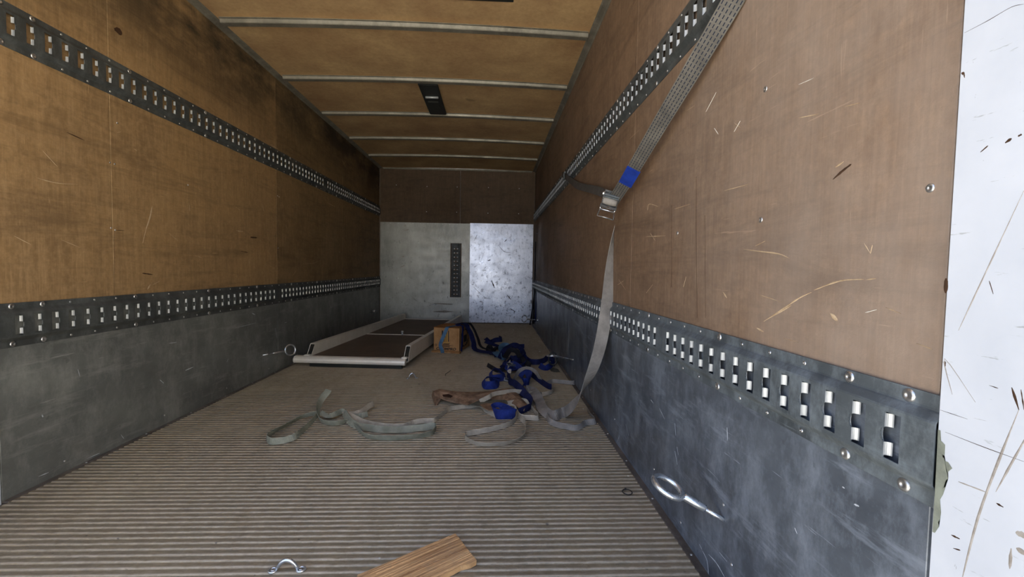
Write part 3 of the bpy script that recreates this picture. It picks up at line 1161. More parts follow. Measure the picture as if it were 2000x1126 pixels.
def ramp_rail(x0, w):
    bm = bmesh.new()
    h1 = 0.092
    y0, y1 = 0.0, RL + 0.02
    sl = 0.085
    # closed tube with slanted near end
    A = [(x0, y0, DZ - 0.03), (x0 + w, y0, DZ - 0.03), (x0 + w, y0 + sl, DZ + h1), (x0, y0 + sl, DZ + h1)]
    B = [(x0, y1, DZ - 0.03), (x0 + w, y1, DZ - 0.03), (x0 + w, y1, DZ + h1 * 0.8), (x0, y1, DZ + h1 * 0.8)]
    a = [bm.verts.new(v) for v in A]
    b = [bm.verts.new(v) for v in B]
    for j in range(4):
        bm.faces.new((a[j], a[(j + 1) % 4], b[(j + 1) % 4], b[j]))
    bm.faces.new(b)
    # hollow near end
    ins = 0.004
    c = [bm.verts.new(v) for v in ((x0 + ins, y0 + ins, DZ - 0.03 + ins), (x0 + w - ins, y0 + ins, DZ - 0.03 + ins),
                                   (x0 + w - ins, y0 + sl, DZ + h1 - ins), (x0 + ins, y0 + sl, DZ + h1 - ins))]
    d = [bm.verts.new(v.co + Vector((0, 0.12, 0))) for v in c]
    for j in range(4):
        bm.faces.new((a[j], c[j], c[(j + 1) % 4], a[(j + 1) % 4]))
        bm.faces.new((c[j], d[j], d[(j + 1) % 4], c[(j + 1) % 4]))
    bm.faces.new(d)
    o = fromb('side_rail', bm, M['aluminium'], ramp)
    bm = bmesh.new()  # dark sheet painting in the shade of the hollow near end
    e = 0.006
    q = [(x0 + e, y0 + 0.001, DZ - 0.024), (x0 + w - e, y0 + 0.001, DZ - 0.024), (x0 + w - e, y0 + sl - 0.008, DZ + h1 - 0.010), (x0 + e, y0 + sl - 0.008, DZ + h1 - 0.010)]
    a = [bm.verts.new(v) for v in q]
    b = [bm.verts.new((x, y + 0.012, z)) for x, y, z in q]
    bm.faces.new(a)
    bm.faces.new(b[::-1])
    for j in range(4):
        bm.faces.new((a[j], a[(j + 1) % 4], b[(j + 1) % 4], b[j]))
    lab(fromb('hollow_shade', bm, M['dark_plate'], ramp), 'dark slanted sheet standing in for the shaded hollow end of the side rail')
    return o


ramp_rail(-0.042, 0.042)
ramp_rail(RW, 0.042)
bm = bmesh.new()
# rolled front lip, open profile swept in x
prof = [(0.0, DZ + 0.006), (-0.030, DZ + 0.002), (-0.046, DZ - 0.012), (-0.050, DZ - 0.028), (-0.046, DZ - 0.044), (-0.036, DZ - 0.050), (-0.020, DZ - 0.046), (0.0, DZ - 0.03)]
A = [bm.verts.new((-0.12, a, b)) for a, b in prof]
B = [bm.verts.new((RW + 0.03, a, b)) for a, b in prof]
for j in range(len(prof)):
    k = (j + 1) % len(prof)
    bm.faces.new((A[j], A[k], B[k], B[j]))
bm.faces.new(A)
bm.faces.new(B[::-1])
fromb('front_lip', bm, M['aluminium'], ramp)
bm = bmesh.new()
box(bm, (0.01, -0.034, 0.0), (RW + 0.0, -0.008, DZ - 0.045))
lab(fromb('foot_bar', bm, M['dark_plate'], ramp), 'dark rubber bar under the lip')
bm = bmesh.new()
tube(bm, [(0.405, mid - 0.02, DZ + 0.004), (0.405, mid - 0.02, DZ + 0.03)], [0.013, 0.009], 12)
tube(bm, [(0.405, mid - 0.02, DZ + 0.03), (0.405, mid - 0.02, DZ + 0.048)], [0.017, 0.012], 12)
fromb('latch_knob', bm, M['zinc'], ramp, True)
for xx in (-0.05, RW - 0.01):
    boxo('corner_bracket', (xx, -0.012, DZ - 0.002), (xx + 0.045, 0.03, DZ + 0.012), M['aluminium'], ramp, 0.003, 2)

# ------------------------------------------------------------------ cardboard box
b0 = at(847, 686, 2, 0.0)
BA = math.radians(-14)
cb = empty('cardboard_box', (b0.x, b0.y, 0))
cb.rotation_euler = (0, 0, BA)
tag(cb, 'brown cardboard box with black print standing beside the ramp under blue straps', 'box')
BW, BD, BH = 0.262, 0.34, 0.236
z0 = 0.010
boxo('carton', (0, 0, z0), (BW, BD, BH), M['card'], cb, 0.002, 1)
fb = bmesh.new()
mtx = Matrix.Translation((0, 0.0, BH)) @ Matrix.Rotation(math.radians(2), 4, 'X')
box(fb, (0.0, 0.0, 0.0005), (BW, BD * 0.49, 0.004), mtx)
lab(fromb('top_flap', fb, M['card_dark'], cb), 'dusty brown top flap')
fb = bmesh.new()
mtx = Matrix.Translation((0, BD, BH)) @ Matrix.Rotation(math.radians(-2), 4, 'X')
box(fb, (0.0, -BD * 0.49, 0.0005), (BW, 0, 0.004), mtx)
fromb('top_flap', fb, M['card_dark'], cb)
fb = bmesh.new()
# crushed bottom flap spreading out in front
n = 12
top, bot = [], []
for i in range(n + 1):
    x = -0.01 + (BW + 0.03) * i / n
    w = -0.035 - random.uniform(0, 0.014)
    top.append((fb.verts.new((x, -0.001, 0.016)), fb.verts.new((x, w, 0.008 + random.uniform(0, 0.006)))))
    bot.append((fb.verts.new((x, -0.001, 0.0)), fb.verts.new((x, w, 0.0005))))
for i in range(n):
    fb.faces.new((top[i][0], top[i + 1][0], top[i + 1][1], top[i][1]))
    fb.faces.new((bot[i][0], bot[i][1], bot[i + 1][1], bot[i + 1][0]))
    fb.faces.new((top[i][1], top[i + 1][1], bot[i + 1][1], bot[i][1]))
    fb.faces.new((top[i][0], bot[i][0], bot[i + 1][0], top[i + 1][0]))
fb.faces.new((top[0][0], top[0][1], bot[0][1], bot[0][0]))
fb.faces.new((top[n][0], bot[n][0], bot[n][1], top[n][1]))
lab(fromb('bottom_flap', fb, M['card'], cb), 'crushed flap spread on the floor')
# seam strip at the corner
boxo('corner_crease', (BW - 0.022, -0.0012, z0), (BW - 0.016, 0.0, BH - 0.004), M['card_dark'], cb)


def text(body, size, loc, mat, parent, shear=0.0, bold=0.0, width=None, rot=(math.pi / 2, 0, 0), name='printed_text'):
    cu = bpy.data.curves.new(name, 'FONT')
    cu.body = body
    cu.size = size
    cu.shear = shear
    cu.offset = bold
    cu.extrude = 0.0002
    o = bpy.data.objects.new(name, cu)
    C.objects.link(o)
    bpy.context.view_layer.update()
    me = bpy.data.meshes.new_from_object(o)
    if width:
        w = max(v.co.x for v in me.vertices) - min(v.co.x for v in me.vertices)
        for v in me.vertices:
            v.co.x *= width / w
    bpy.data.objects.remove(o)
    me.materials.clear()
    me.materials.append(mat)
    t = bpy.data.objects.new(name, me)
    t.location = loc
    t.rotation_euler = rot
    C.objects.link(t)
    t.parent = parent
    return t


text('CROMPRO', 0.034, (0.022, -0.0006, 0.022), M['ink'], cb, 0.35, 0.0012, 0.205)
em = bmesh.new()
for x0, x1, za, zb in ((0.082, 0.096, 0.150, 0.212), (0.148, 0.156, 0.105, 0.212)):
    box(em, (x0, -0.0006, za), (x1, 0.0002, zb))
for x0 in (0.104, 0.118, 0.132):
    box(em, (x0, -0.0006, 0.10), (x0 + 0.005, 0.0002, 0.205))
fromb('printed_emblem', em, M['ink'], cb)
em = bmesh.new()
for x0 in (0.110, 0.124, 0.138):
    box(em, (x0, -0.0006, 0.10), (x0 + 0.006, 0.0002, 0.190))
box(em, (0.10, -0.0006, 0.090), (0.162, 0.0002, 0.0945))
lab(fromb('printed_emblem', em, M['gold'], cb), 'gold printed stripes')
em = bmesh.new()
for zz, xa, xb in ((0.083, 0.105, 0.165), (0.0735, 0.095, 0.158), (0.064, 0.09, 0.168), (0.053, 0.085, 0.165)):
    box(em, (xa, -0.0006, zz), (xb, 0.0002, zz + 0.0055))
box(em, (0.168, -0.0006, 0.065), (0.195, 0.0002, 0.068))
bmc = [(0.022 + 0.009 * math.cos(t * math.pi / 6), 0.066 + 0.009 * math.sin(t * math.pi / 6)) for t in range(12)]
for (xa, za), (xb, zb) in zip(bmc, bmc[1:] + bmc[:1]):
    box(em, (min(xa, xb) - 0.001, -0.0006, min(za, zb) - 0.001), (max(xa, xb) + 0.001, 0.0002, max(za, zb) + 0.001))
em2 = fromb('printed_lines', em, M['ink'], cb)
# emblem ring and dark patch on the side face
em = bmesh.new()
for k in range(18):
    a0, a1 = 2 * math.pi * k / 18, 2 * math.pi * (k + 1) / 18
    ys = [BD / 2 + 0.115 * math.cos(a) for a in (a0, a1)]
    zs = [0.125 + 0.085 * math.sin(a) for a in (a0, a1)]
    box(em, (BW - 0.0002, min(ys) - 0.002, min(zs) - 0.002), (BW + 0.0006, max(ys) + 0.002, max(zs) + 0.002))
box(em, (BW - 0.0002, BD / 2 - 0.03, 0.08), (BW + 0.0006, BD / 2 + 0.07, 0.15))
fromb('printed_emblem', em, M['ink'], cb)


def on_box(x, y, z):
    return Matrix.Translation(cb.location) @ Matrix.Rotation(BA, 4, 'Z') @ Vector((x, y, z))


# pale blue strap over the front of the box
pts = [(0.19, 0.22, BH + 0.010), (0.155, 0.08, BH + 0.010), (0.142, 0.004, BH + 0.011), (0.128, -0.008, BH - 0.02), (0.10, -0.007, 0.15), (0.073, -0.010, 0.080),
       (0.080, -0.012, 0.045), (0.098, -0.030, 0.022), (0.115, -0.060, 0.004)]
o = ribbon('strap', [on_box(*p) for p in pts], [on_box(1, 0, 0) - on_box(0, 0, 0)] * 4 + [on_box(1, 0, 0.25) - on_box(0, 0, 0)] * 1 +
           [on_box(0.55, 0, 0.5) - on_box(0, 0, 0)] + [on_box(1, 0, -0.2) - on_box(0, 0, 0)] * 3, 0.034, M['web_sky'])
tag(o, 'pale blue webbing strap hanging down the printed face of the cardboard box', 'strap')
# dark blue straps over the right side of the box, falling to the floor pile
o = ribbon('strap', [on_box(0.16, 0.26, BH + 0.012), on_box(0.21, 0.13, BH + 0.013), on_box(BW - 0.002, 0.10, BH + 0.014), on_box(BW + 0.012, 0.07, 0.18), on_box(BW + 0.014, 0.05, 0.09),
                     on_box(BW + 0.016, 0.02, 0.014)],
           [(0.2, 1, 0)] * 6, 0.05, M['web_blue'])
tag(o, 'blue strap folded over the right edge of the box, ending straight down at its base', 'strap')
o = ribbon('strap', [on_box(0.13, 0.30, BH + 0.008), on_box(0.24, 0.22, BH + 0.024), on_box(BW + 0.03, 0.16, 0.235), on_box(BW + 0.075, 0.13, 0.18), on_box(BW + 0.12, 0.08, 0.10),
                     on_box(BW + 0.17, 0.02, 0.035), at(968, 690, 2, 0.03), at(974, 697, 2, 0.02)],
           [(0.3, 1, 0)] * 3 + [(0.4, 1, 0.1)] * 5, 0.08, M['web_navy'])
tag(o, 'broad dark navy strap sloping from the box top down to the floor pile', 'strap')
o = ribbon('strap', [on_box(0.19, 0.31, BH + 0.010), on_box(BW + 0.02, 0.26, BH + 0.022), on_box(BW + 0.075, 0.24, 0.205), on_box(BW + 0.13, 0.20, 0.12),
                     on_box(BW + 0.19, 0.13, 0.045), at(964, 683, 2, 0.02), at(974, 676, 2, 0.010)],
           [(0.3, 1, 0)] * 7, 0.055, M['web_black'])
tag(o, 'black strap draped behind the navy one beside the box', 'strap')


# ------------------------------------------------------------------ blue strap pile on the floor
def blue(label, spec, width=0.032, mat='web_blue', sub=6, th=0.003):
    return tag(floor_strap('strap', spec, width * 1.3, M[mat], None, 0.002, th, sub), label, 'strap', 'webbing straps')


blue('navy strap end reaching right across the floor behind the pile', [(948, 672, 40, .02), (965, 675, 25), (985, 679, 10), (1003, 680, 60), (1024, 680, 88)], 0.034, 'web_navy')
blue('short dark navy strap tail curling up behind the blue pile', [(948, 668, 30, .03), (958, 669, 30), (969, 668, 75), (980, 667, 85), (975, 664, 80)], 0.04, 'web_navy')
blue('black folded strap lying between the box and the blue pile', [(950, 682, 70), (956, 690, 50), (968, 693, 30), (962, 684, 60, .01), (952, 684, 75, .015)], 0.034, 'web_black')
blue('pale blue strap twist on the back of the pile', [(966, 694, 10, .03), (974, 702, 50, .025), (984, 706, 20, .02), (978, 690, 10, .05), (988, 686, 40, .05), (1000, 690, 10, .03)], 0.04, 'web_sky')
blue('navy strap heaped over the middle of the pile', [(975, 706, 30, .02), (985, 700, 40, .07), (1000, 694, 20, .09), (1014, 698, 50, .08), (1022, 706, 30, .06), (1010, 716, 60, .04), (996, 712, 20, .06),
                                                         (984, 718, 50, .03), (1000, 722, 60, .03), (1016, 716, 70, .03)], 0.030, 'web_navy')
blue('bright blue strap looped in the middle of the pile', [(1012, 700, 20, .05), (1024, 708, 60, .03), (1028, 716, 80, .02), (1018, 722, 30, .03), (1004, 730, 20, .02), (990, 732, 40, .02), (1002, 726, 60, .04),
                                                              (1020, 732, 70, .01), (1022, 738, 80)], 0.038)
blue('blue strap running from the pile to the black ring at the right wall', [(1014, 704, 60, .03), (1026, 708, 75, .015), (1036, 711, 85), (1050, 712, 85), (1062, 709, 80), (1070, 706, 60, .015), (1080, 708, 80), (1083, 716, 85)], 0.036, 'web_navy')
blue('blue strap tail folded under the black ring at the right wall', [(1054, 718, 60), (1064, 722, 30), (1072, 721, 70), (1081, 715, 85, .008), (1083, 709, 88, .008)], 0.036)
blue('dark green-black strap pointing left out of the pile', [(952, 716, 70), (960, 721, 70), (972, 727, 60), (984, 726, 40, .01), (996, 722, 30, .02)], 0.026, 'web_black')
blue('blue strap folded flat on the left of the pile', [(985, 734, 20, .01), (972, 733, 20, .035), (960, 737, 50, .03), (960, 745, 80), (972, 745, 80), (984, 741, 60), (978, 736, 10, .03)], 0.04)
blue('blue strap bundle nearest the left, touching the torn board', [(975, 746, 20, .02), (958, 748, 15, .035), (946, 752, 50, .02), (946, 759, 80), (958, 760, 85), (970, 757, 70), (968, 750, 20, .03)], 0.042)
blue('small blue strap fold inside the pale strap ring', [(1014, 742, 20, .02), (1022, 739, 10, .05), (1032, 743, 30, .04), (1034, 751, 80), (1024, 753, 80), (1018, 748, 40, .02)], 0.042)
blue('navy strap crossing the pile towards the lower right', [(1010, 722, 30, .03), (1024, 728, 60, .02), (1038, 735, 70), (1050, 744, 60), (1060, 752, 70), (1070, 759, 80), (1077, 761, 85)], 0.03, 'web_navy')
blue('blue strap winding down along the end of the torn board', [(992, 736, 70, .01), (996, 750, 70), (1004, 762, 60, .03), (1014, 772, 50, .035), (1026, 783, 30, .03), (1036, 791, 60, .01), (1037, 799, 80), (1026, 806, 80), (1012, 812, 80)], 0.034, 'web_navy')
blue('bright blue strap fold lying in front of the torn board', [(1006, 818, 80), (990, 819, 80), (972, 819, 85), (964, 813, 70), (969, 806, 30, .02), (982, 807, 15, .03), (996, 813, 20, .02), (1004, 818, 60)], 0.045)
blue('navy strap hanging down inside the pale strap ring', [(1026, 750, 70, .01), (1021, 760, 60), (1018, 770, 60), (1026, 774, 30)], 0.034, 'web_blue')
blue('small pale tag strap on the blue pile', [(992, 727, 60, .05), (994, 731, 60, .035)], 0.045, 'web_light')


def cam_buckle(loc, rz, label, s=1.0):
    r = empty('cam_buckle', loc)
    r.rotation_euler = (0.2, 0.1, rz)
    tag(r, label, 'buckle', 'loose cam buckles')
    bm = bmesh.new()
    for y in (-0.018 * s, 0.016 * s):
        box(bm, (-0.03 * s, y, 0), (0.03 * s, y + 0.002 * s, 0.016 * s))
    box(bm, (-0.03 * s, -0.018 * s, 0), (0.03 * s, 0.018 * s, 0.002 * s))
    fromb('frame', bm, M['zinc'], r)
    bm = bmesh.new()
    tube(bm, [(0.0, -0.018 * s, 0.011 * s), (0, 0.018 * s, 0.011 * s)], 0.006 * s, 10)
    fromb('roller', bm, M['zinc'], r, True)
    bm = bmesh.new()
    box(bm, (-0.034 * s, -0.013 * s, 0.012 * s), (0.004 * s, 0.013 * s, 0.0145 * s))
    fromb('lever', bm, M['black'], r)
    return r


blue('navy strap coil under the front of the pile', [(978, 722, 60), (990, 716, 30, .02), (1004, 709, 40, .04), (1018, 711, 60, .03), (1020, 721, 70, .01), (1008, 727, 70, .01), (994, 727, 80, .01)], 0.026, 'web_navy')
blue('navy strap fold on the back edge of the pile', [(982, 700, 60, .02), (992, 692, 40, .05), (1006, 688, 50, .06), (1018, 692, 70, .03), (1026, 700, 80, .01)], 0.034, 'web_navy')
blue('black strap tangled through the middle of the pile', [(986, 712, 20, .05), (996, 704, 40, .08), (1008, 706, 30, .08), (1016, 712, 20, .06), (1026, 718, 60, .03), (1036, 722, 70, .01), (1028, 729, 70)], 0.034, 'web_black')
cam_buckle(at(998, 713, 2, 0.075), 0.5, 'small steel cam buckle on top of the blue strap pile')
cam_buckle(at(1033, 722, 2, 0.030), 1.2, 'black-levered cam buckle at the right of the blue pile')
cam_buckle(at(989, 742, 2, 0.006), 1.5, 'upright steel buckle at the front of the blue pile')

# ------------------------------------------------------------------ torn brown board
tb = empty('torn_board', tuple(at(935, 790, 2, 0)))
tag(tb, 'long torn piece of brown fibreboard lying among the straps', 'board')
top_e = [(845, 763), (858, 759), (874, 761), (892, 764), (912, 765), (934, 764), (956, 763), (976, 760), (994, 757), (1002, 759), (1012, 770), (1024, 782), (1030, 790)]
bot_e = [(850, 779), (860, 776), (872, 780), (888, 784), (904, 788), (914, 789), (934, 781), (956, 779), (978, 779), (990, 781), (1002, 787), (1014, 795), (1024, 800)]
bm = bmesh.new()
rows = []
N = len(top_e)
for i in range(N):
    zt_ = 0.052 + 0.010 * math.sin(i * 0.9)
    zb_ = 0.030 + 0.006 * math.sin(i * 1.3 + 1)
    if i >= N - 4:
        zt_ *= 0.75
    a, b = at(*top_e[i], 2, zt_), at(*bot_e[i], 2, zb_)
    row = []
    for k in range(5):
        t = k / 4
        p = a.lerp(b, t)
        p.z += 0.012 * math.sin(math.pi * t) + random.uniform(-0.0015, 0.0015)
        row.append(bm.verts.new(p))
    rows.append(row)
for A, B in zip(rows, rows[1:]):
    for k in range(4):
        bm.faces.new((A[k], A[k + 1], B[k + 1], B[k]))
ex = bmesh.ops.extrude_face_region(bm, geom=bm.faces[:])
for v in ex['geom']:
    if isinstance(v, bmesh.types.BMVert):
        v.co.z -= 0.007
bt = fromb('board', bm, M['fibre'])
bm = bmesh.new()
# left end curling down to the floor
c0 = [at(845, 763, 2, 0.050), at(850, 779, 2, 0.030), at(860, 776, 2, 0.033)]
d0 = [at(843, 772, 2, 0.004), at(849, 792, 2, 0.0), at(853, 790, 2, 0.0)]
vv = [bm.verts.new(p) for p in c0] + [bm.verts.new(p) for p in d0]
off = [bm.verts.new(v.co + Vector((0.008, 0.006, -0.001))) for v in vv]
for f in ((0, 1, 4, 3), (1, 2, 5, 4)):
    bm.faces.new([vv[i] for i in f])
    bm.faces.new([off[i] for i in f[::-1]])
for a, b in ((0, 1), (1, 2), (2, 5), (5, 4), (4, 3), (3, 0)):
    bm.faces.new((vv[a], vv[b], off[b], off[a]))
b2 = fromb('curled_end', bm, M['fibre'])


def slab(name, pts, zt, th, mat):
    bm = bmesh.new()
    a = [bm.verts.new(at(x, y, 2, zt)) for x, y in pts]
    b = [bm.verts.new(v.co - Vector((0, 0, th))) for v in a]
    n = len(a)
    bm.faces.new(a)
    bm.faces.new(b[::-1])
    for i in range(n):
        bm.faces.new((a[i], a[(i + 1) % n], b[(i + 1) % n], b[i]))
    bmesh.ops.triangulate(bm, faces=[f for f in bm.faces if len(f.verts) > 4])
    return fromb(name, bm, mat)


b3 = lab(slab('under_ply', [(914, 789), (916, 784), (935, 782), (958, 780), (996, 780), (1004, 786), (1008, 792), (1000, 797), (985, 797), (940, 793)], 0.030, 0.006, M['fibre_grey']), 'grey inner ply of the board')
b4 = slab('torn_flap', [(937, 789), (950, 787), (968, 787), (983, 789), (988, 794), (983, 799), (970, 801), (955, 800), (944, 795)], 0.034, 0.005, M['fibre'])
b5 = lab(slab('dark_tear', [(864, 770), (876, 769), (884, 772), (880, 775), (866, 773)], 0.060, 0.004, M['fibre_dark']), 'dark reddish tear in the surface')
adopt(tb, bt, b2, b3, b4, b5)

# ------------------------------------------------------------------ pale and grey straps on the floor
GS = 'web_light'


def fstrap(label, spec, width, mat, sub=5, th=0.0022):
    return tag(floor_strap('strap', spec, width, M[mat], None, 0.002, th, sub), label, 'strap', 'webbing straps')


# left tangle
fstrap('green-grey strap forming the long loop at the left of the tangle', [(618, 818, 60, .02), (592, 821, 55, .01), (568, 830, 60), (546, 842, 60), (530, 852, 80), (521, 861, 88), (530, 868, 75), (550, 866, 60), (572, 860, 60), (584, 852, 75),
                                                      (600, 838, 85), (616, 824, 85, .01), (624, 816, 60, .02)], 0.030, 'web_green')
fstrap('dark grey strap end curling up out of the left tangle', [(676, 828, 50), (660, 832, 60), (642, 832, 60), (628, 828, 65), (621, 820, 70, .01), (622, 809, 60, .03), (630, 800, 50, .055), (638, 796, 40, .075), (642, 794, 30, .09)], 0.036, 'web_green')
fstrap('grey strap knotted across the middle of the left tangle', [(626, 816, 40, .02), (640, 820, 20, .015), (654, 817, 60, .01), (668, 811, 70, .01), (676, 814, 30, .01), (690, 815, 30), (706, 816, 60), (718, 813, 70)], 0.028, 'web_green')
fstrap('green-grey ribbed strap in the long narrow loop at the right of the tangle', [(672, 814, 60, .01), (682, 828, 40, .008), (694, 835, 50), (712, 840, 60), (740, 843, 50), (770, 844, 45), (800, 843, 55), (830, 840, 60), (846, 838, 75), (851, 842, 88),
                                                                   (842, 852, 70), (820, 857, 55), (780, 861, 60), (742, 861, 60), (716, 857, 60), (702, 847, 75), (692, 836, 70)], 0.034, 'web_green')
fstrap('short pale strap end pointing right from the knotted tangle', [(672, 815, 40, .012), (690, 813, 30, .008), (706, 810, 50, .006), (718, 803, 60, .01), (729, 797, 70, .012)], 0.030, 'web_light')
fstrap('long pale strap from the left tangle past the torn board', [(672, 813, 30, .02), (688, 820, 40, .012), (706, 826, 60), (726, 832, 60), (745, 835, 60), (766, 838, 80), (790, 836, 80), (808, 829, 60), (826, 826, 60), (838, 826, 70),
                                                                  (850, 824, 85), (864, 813, 88), (876, 804, 80), (888, 800, 60), (906, 798, 60), (924, 796, 65), (940, 796, 60), (950, 805, 50), (962, 812, 60), (972, 816, 40)], 0.026, 'web_light')
fstrap('pale strap making the large loop nearest the camera', [(980, 807, 50, .02), (993, 802, 60, .015), (1003, 803, 50, .015), (1010, 813, 50), (1020, 823, 60), (1026, 832, 85), (1026, 845, 85), (1020, 857, 60), (1004, 866, 55),
                                                               (983, 871, 60), (960, 873, 60), (937, 872, 60), (919, 867, 70), (909, 860, 88), (910, 853, 80), (924, 849, 60), (942, 846, 65), (967, 841, 80), (991, 834, 85), (1006, 824, 85), (1011, 814, 80, .01)], 0.026, 'web_light')
fstrap('pale strap crossing over the torn board to the grey ring', [(937, 794, 60, .02), (955, 792, 70, .04), (962, 788, 60, .045), (979, 784, 60, .045), (1004, 780, 70, .04), (1026, 776, 75, .02), (1047, 774, 70), (1062, 773, 60), (1074, 770, 70), (1081, 765, 85), (1080, 759, 80)], 0.026, 'web_light')
fstrap('pale strap bent into a ring on the right of the blue pile', [(1058, 775, 50, .012), (1041, 773, 50, .012), (1025, 769, 60), (1010, 762, 60), (1002, 753, 80), (1006, 746, 70, .02), (1015, 739, 50, .05), (1031, 737, 50, .06), (1046, 740, 60, .04),
                                                               (1056, 748, 80, .01), (1064, 753, 60), (1078, 748, 70), (1090, 748, 60), (1106, 750, 75), (1121, 751, 85), (1122, 747, 88)], 0.028, 'web_plain')
fstrap('short pale strap end folded on the end of the torn board', [(992, 798, 50, .02), (1008, 795, 50, .02), (1018, 792, 40, .02), (1026, 793, 60, .015), (1031, 796, 60)], 0.03, 'web_light')
fstrap('pale strap end with dark dots lying right of the blue fold', [(1008, 806, 85), (1014, 816, 80), (1022, 819, 60), (1036, 820, 60), (1050, 821, 60), (1051, 816, 88), (1044, 808, 85), (1038, 800, 85)], 0.028, 'web_light')
fstrap('grey strap lying in a shallow curve by the foot of the right wall', [(1068, 816, 80), (1072, 826, 75), (1086, 833, 55), (1104, 837, 55), (1122, 841, 85), (1134, 838, 80), (1144, 830, 55), (1162, 828, 70), (1160, 820, 60), (1152, 813, 60), (1147, 804, 85)], 0.030, 'web_plain')

# ------------------------------------------------------------------ long grey tie-down strap with cam buckle
hg = []
D = 0.012


def wallp(px, py, off):
    return at(px, py, 0, XR - off)


# upper run: from the upper rail near the doors down to the buckle
hs = [((1462, -60), .022), ((1432, 0), .026), ((1350, 140), .045), ((1290, 240), .055), ((1240, 325), .060), ((1216, 364), .062), ((1198, 392), .062)]
P = [wallp(p[0], p[1], o) for p, o in hs]
dirs = []
for i, p in enumerate(P):
    d = (P[min(i + 1, len(P) - 1)] - P[max(i - 1, 0)]).normalized()
    w = d.cross((p - EYE).normalized()).normalized()
    dirs.append(-w)
st = empty('tie_down_strap', tuple(P[-1]))
tag(st, 'long grey tie-down strap slung along the right wall with a steel buckle and hanging tail', 'strap')
up = ribbon('upper_strap', P, dirs, 0.052, M['web_grey'], None, 0.003, 6)
lab(up, 'grey strap length with rows of dark stitching')
# blue sleeve
a, b = wallp(1238, 330, .060), wallp(1221, 360, .061)
d = (b - a).normalized()
w = d.cross((a - EYE).normalized()).normalized()
sl = ribbon('sleeve', [a, a.lerp(b, .5), b], [w] * 3, 0.056, M['blue_sleeve'], None, 0.006, 3)
lab(sl, 'blue vinyl sleeve above the buckle')
# short run from the far rail hook to the buckle
Q = [wallp(1098, 340, .022), wallp(1108, 347, .026), wallp(1128, 362, .030), wallp(1150, 368, .036), wallp(1172, 374, .045), wallp(1186, 384, .055)]
sh = ribbon('short_strap', Q, [(0, .3, 1), (0, .2, 1), (.2, .1, 1), (.3, 0, 1), (.1, 0, 1), (0, 0, 1)], 0.046, M['web_dull'], None, 0.003, 6)
lab(sh, 'dull grey strap length running to the far end of the rail')
# rail hooks
bm = bmesh.new()
h = wallp(1103, 344, .018)
box(bm, (h.x - 0.004, h.y - 0.03, h.z - 0.03), (h.x + 0.002, h.y + 0.03, h.z + 0.03))
tube(bm, [h + Vector((-.006, -.03, -.028)), h + Vector((-.012, -.034, 0)), h + Vector((-.006, -.03, .028))], 0.005, 8)
hk = fromb('rail_hook', bm, M['rail_steel'])
# the tail: from the buckle down to the floor
T = [(1203, 404, 2.20), (1202, 440, 2.19), (1198, 480, 2.17), (1192, 530, 2.16), (1186, 590, 2.15), (1179, 640, 2.14), (1168, 690, 2.14), (1152, 735, 2.17), (1133, 772, 2.25), (1114, 796, 2.32)]
P2 = [at(x, y, 1, Y) for x, y, Y in T]
W2 = [(0.25, 1, 0), (0.35, 1, 0), (0.75, .7, .1), (1, .35, .1), (1, .1, .1), (1, 0, .12), (1, .1, .25), (1, .2, .55), (.5, .5, .8), (0.1, .4, 1)]
F2 = [(1100, 806), (1086, 811), (1072, 808), (1060, 798), (1053, 782), (1047, 770), (1038, 761), (1028, 762), (1031, 768)]
for i, (x, y) in enumerate(F2):
    P2.append(at(x, y, 2, 0.020 + 0.004 * (i % 2) + (0.012 if i > 4 else 0)))
    W2.append([(0, .5, .9), (0.2, .9, .6), (0.3, 1, .5), (.9, .6, .4), (1, .1, .3), (1, .3, .3), (.6, .9, .4), (0.2, .6, .9), (.2, .4, 1)][i])
tl = ribbon('strap_tail', P2, W2, 0.062, M['web_plain'], None, 0.0028, 6)
# cam buckle
bk = []
c = wallp(1192, 391, .078)
ax_d = (wallp(1183, 425, .078) - wallp(1200, 372, .078)).normalized()    # along the buckle, downwards
ax_n = (EYE - c).normalized()
ax_w = ax_d.cross(ax_n).normalized()
ax_n = ax_w.cross(ax_d).normalized()
BM = Matrix((ax_w, ax_d, ax_n)).transposed().to_4x4()
BM.translation = c
hw = 0.034
bm = bmesh.new()
for s in (-1, 1):
    box(bm, (s * hw - 0.0015, -0.045, -0.012), (s * hw + 0.0015, 0.040, 0.016), BM)
    tube(bm, [BM @ Vector((s * hw, -0.032, 0.002)), BM @ Vector((s * (hw + .007), -0.032, 0.002))], 0.008, 10)
box(bm, (-hw, -0.045, -0.012), (hw, 0.03, -0.010), BM)
f1 = fromb('buckle_frame', bm, M['zinc'])
bm = bmesh.new()
tube(bm, [BM @ Vector((-hw + .003, -0.005, 0.014)), BM @ Vector((-hw * .4, -0.005, 0.014)), BM @ Vector((hw * .4, -0.005, 0.014)), BM @ Vector((hw - .003, -0.005, 0.014))], [0.014, 0.017, 0.017, 0.014], 16)
f2 = lab(fromb('wound_strap', bm, M['web_plain'], None, True), 'grey strap wound on the buckle spindle')
bm = bmesh.new()
for yy in (-0.040, -0.028):
    tube(bm, [BM @ Vector((-hw, yy, 0.014)), BM @ Vector((hw, yy, 0.014))], 0.0035, 8)
box(bm, (-hw + .004, -0.042, 0.008), (hw - .004, -0.024, 0.012), BM)
f3 = fromb('cross_bar', bm, M['rail_steel'])
bm = bmesh.new()
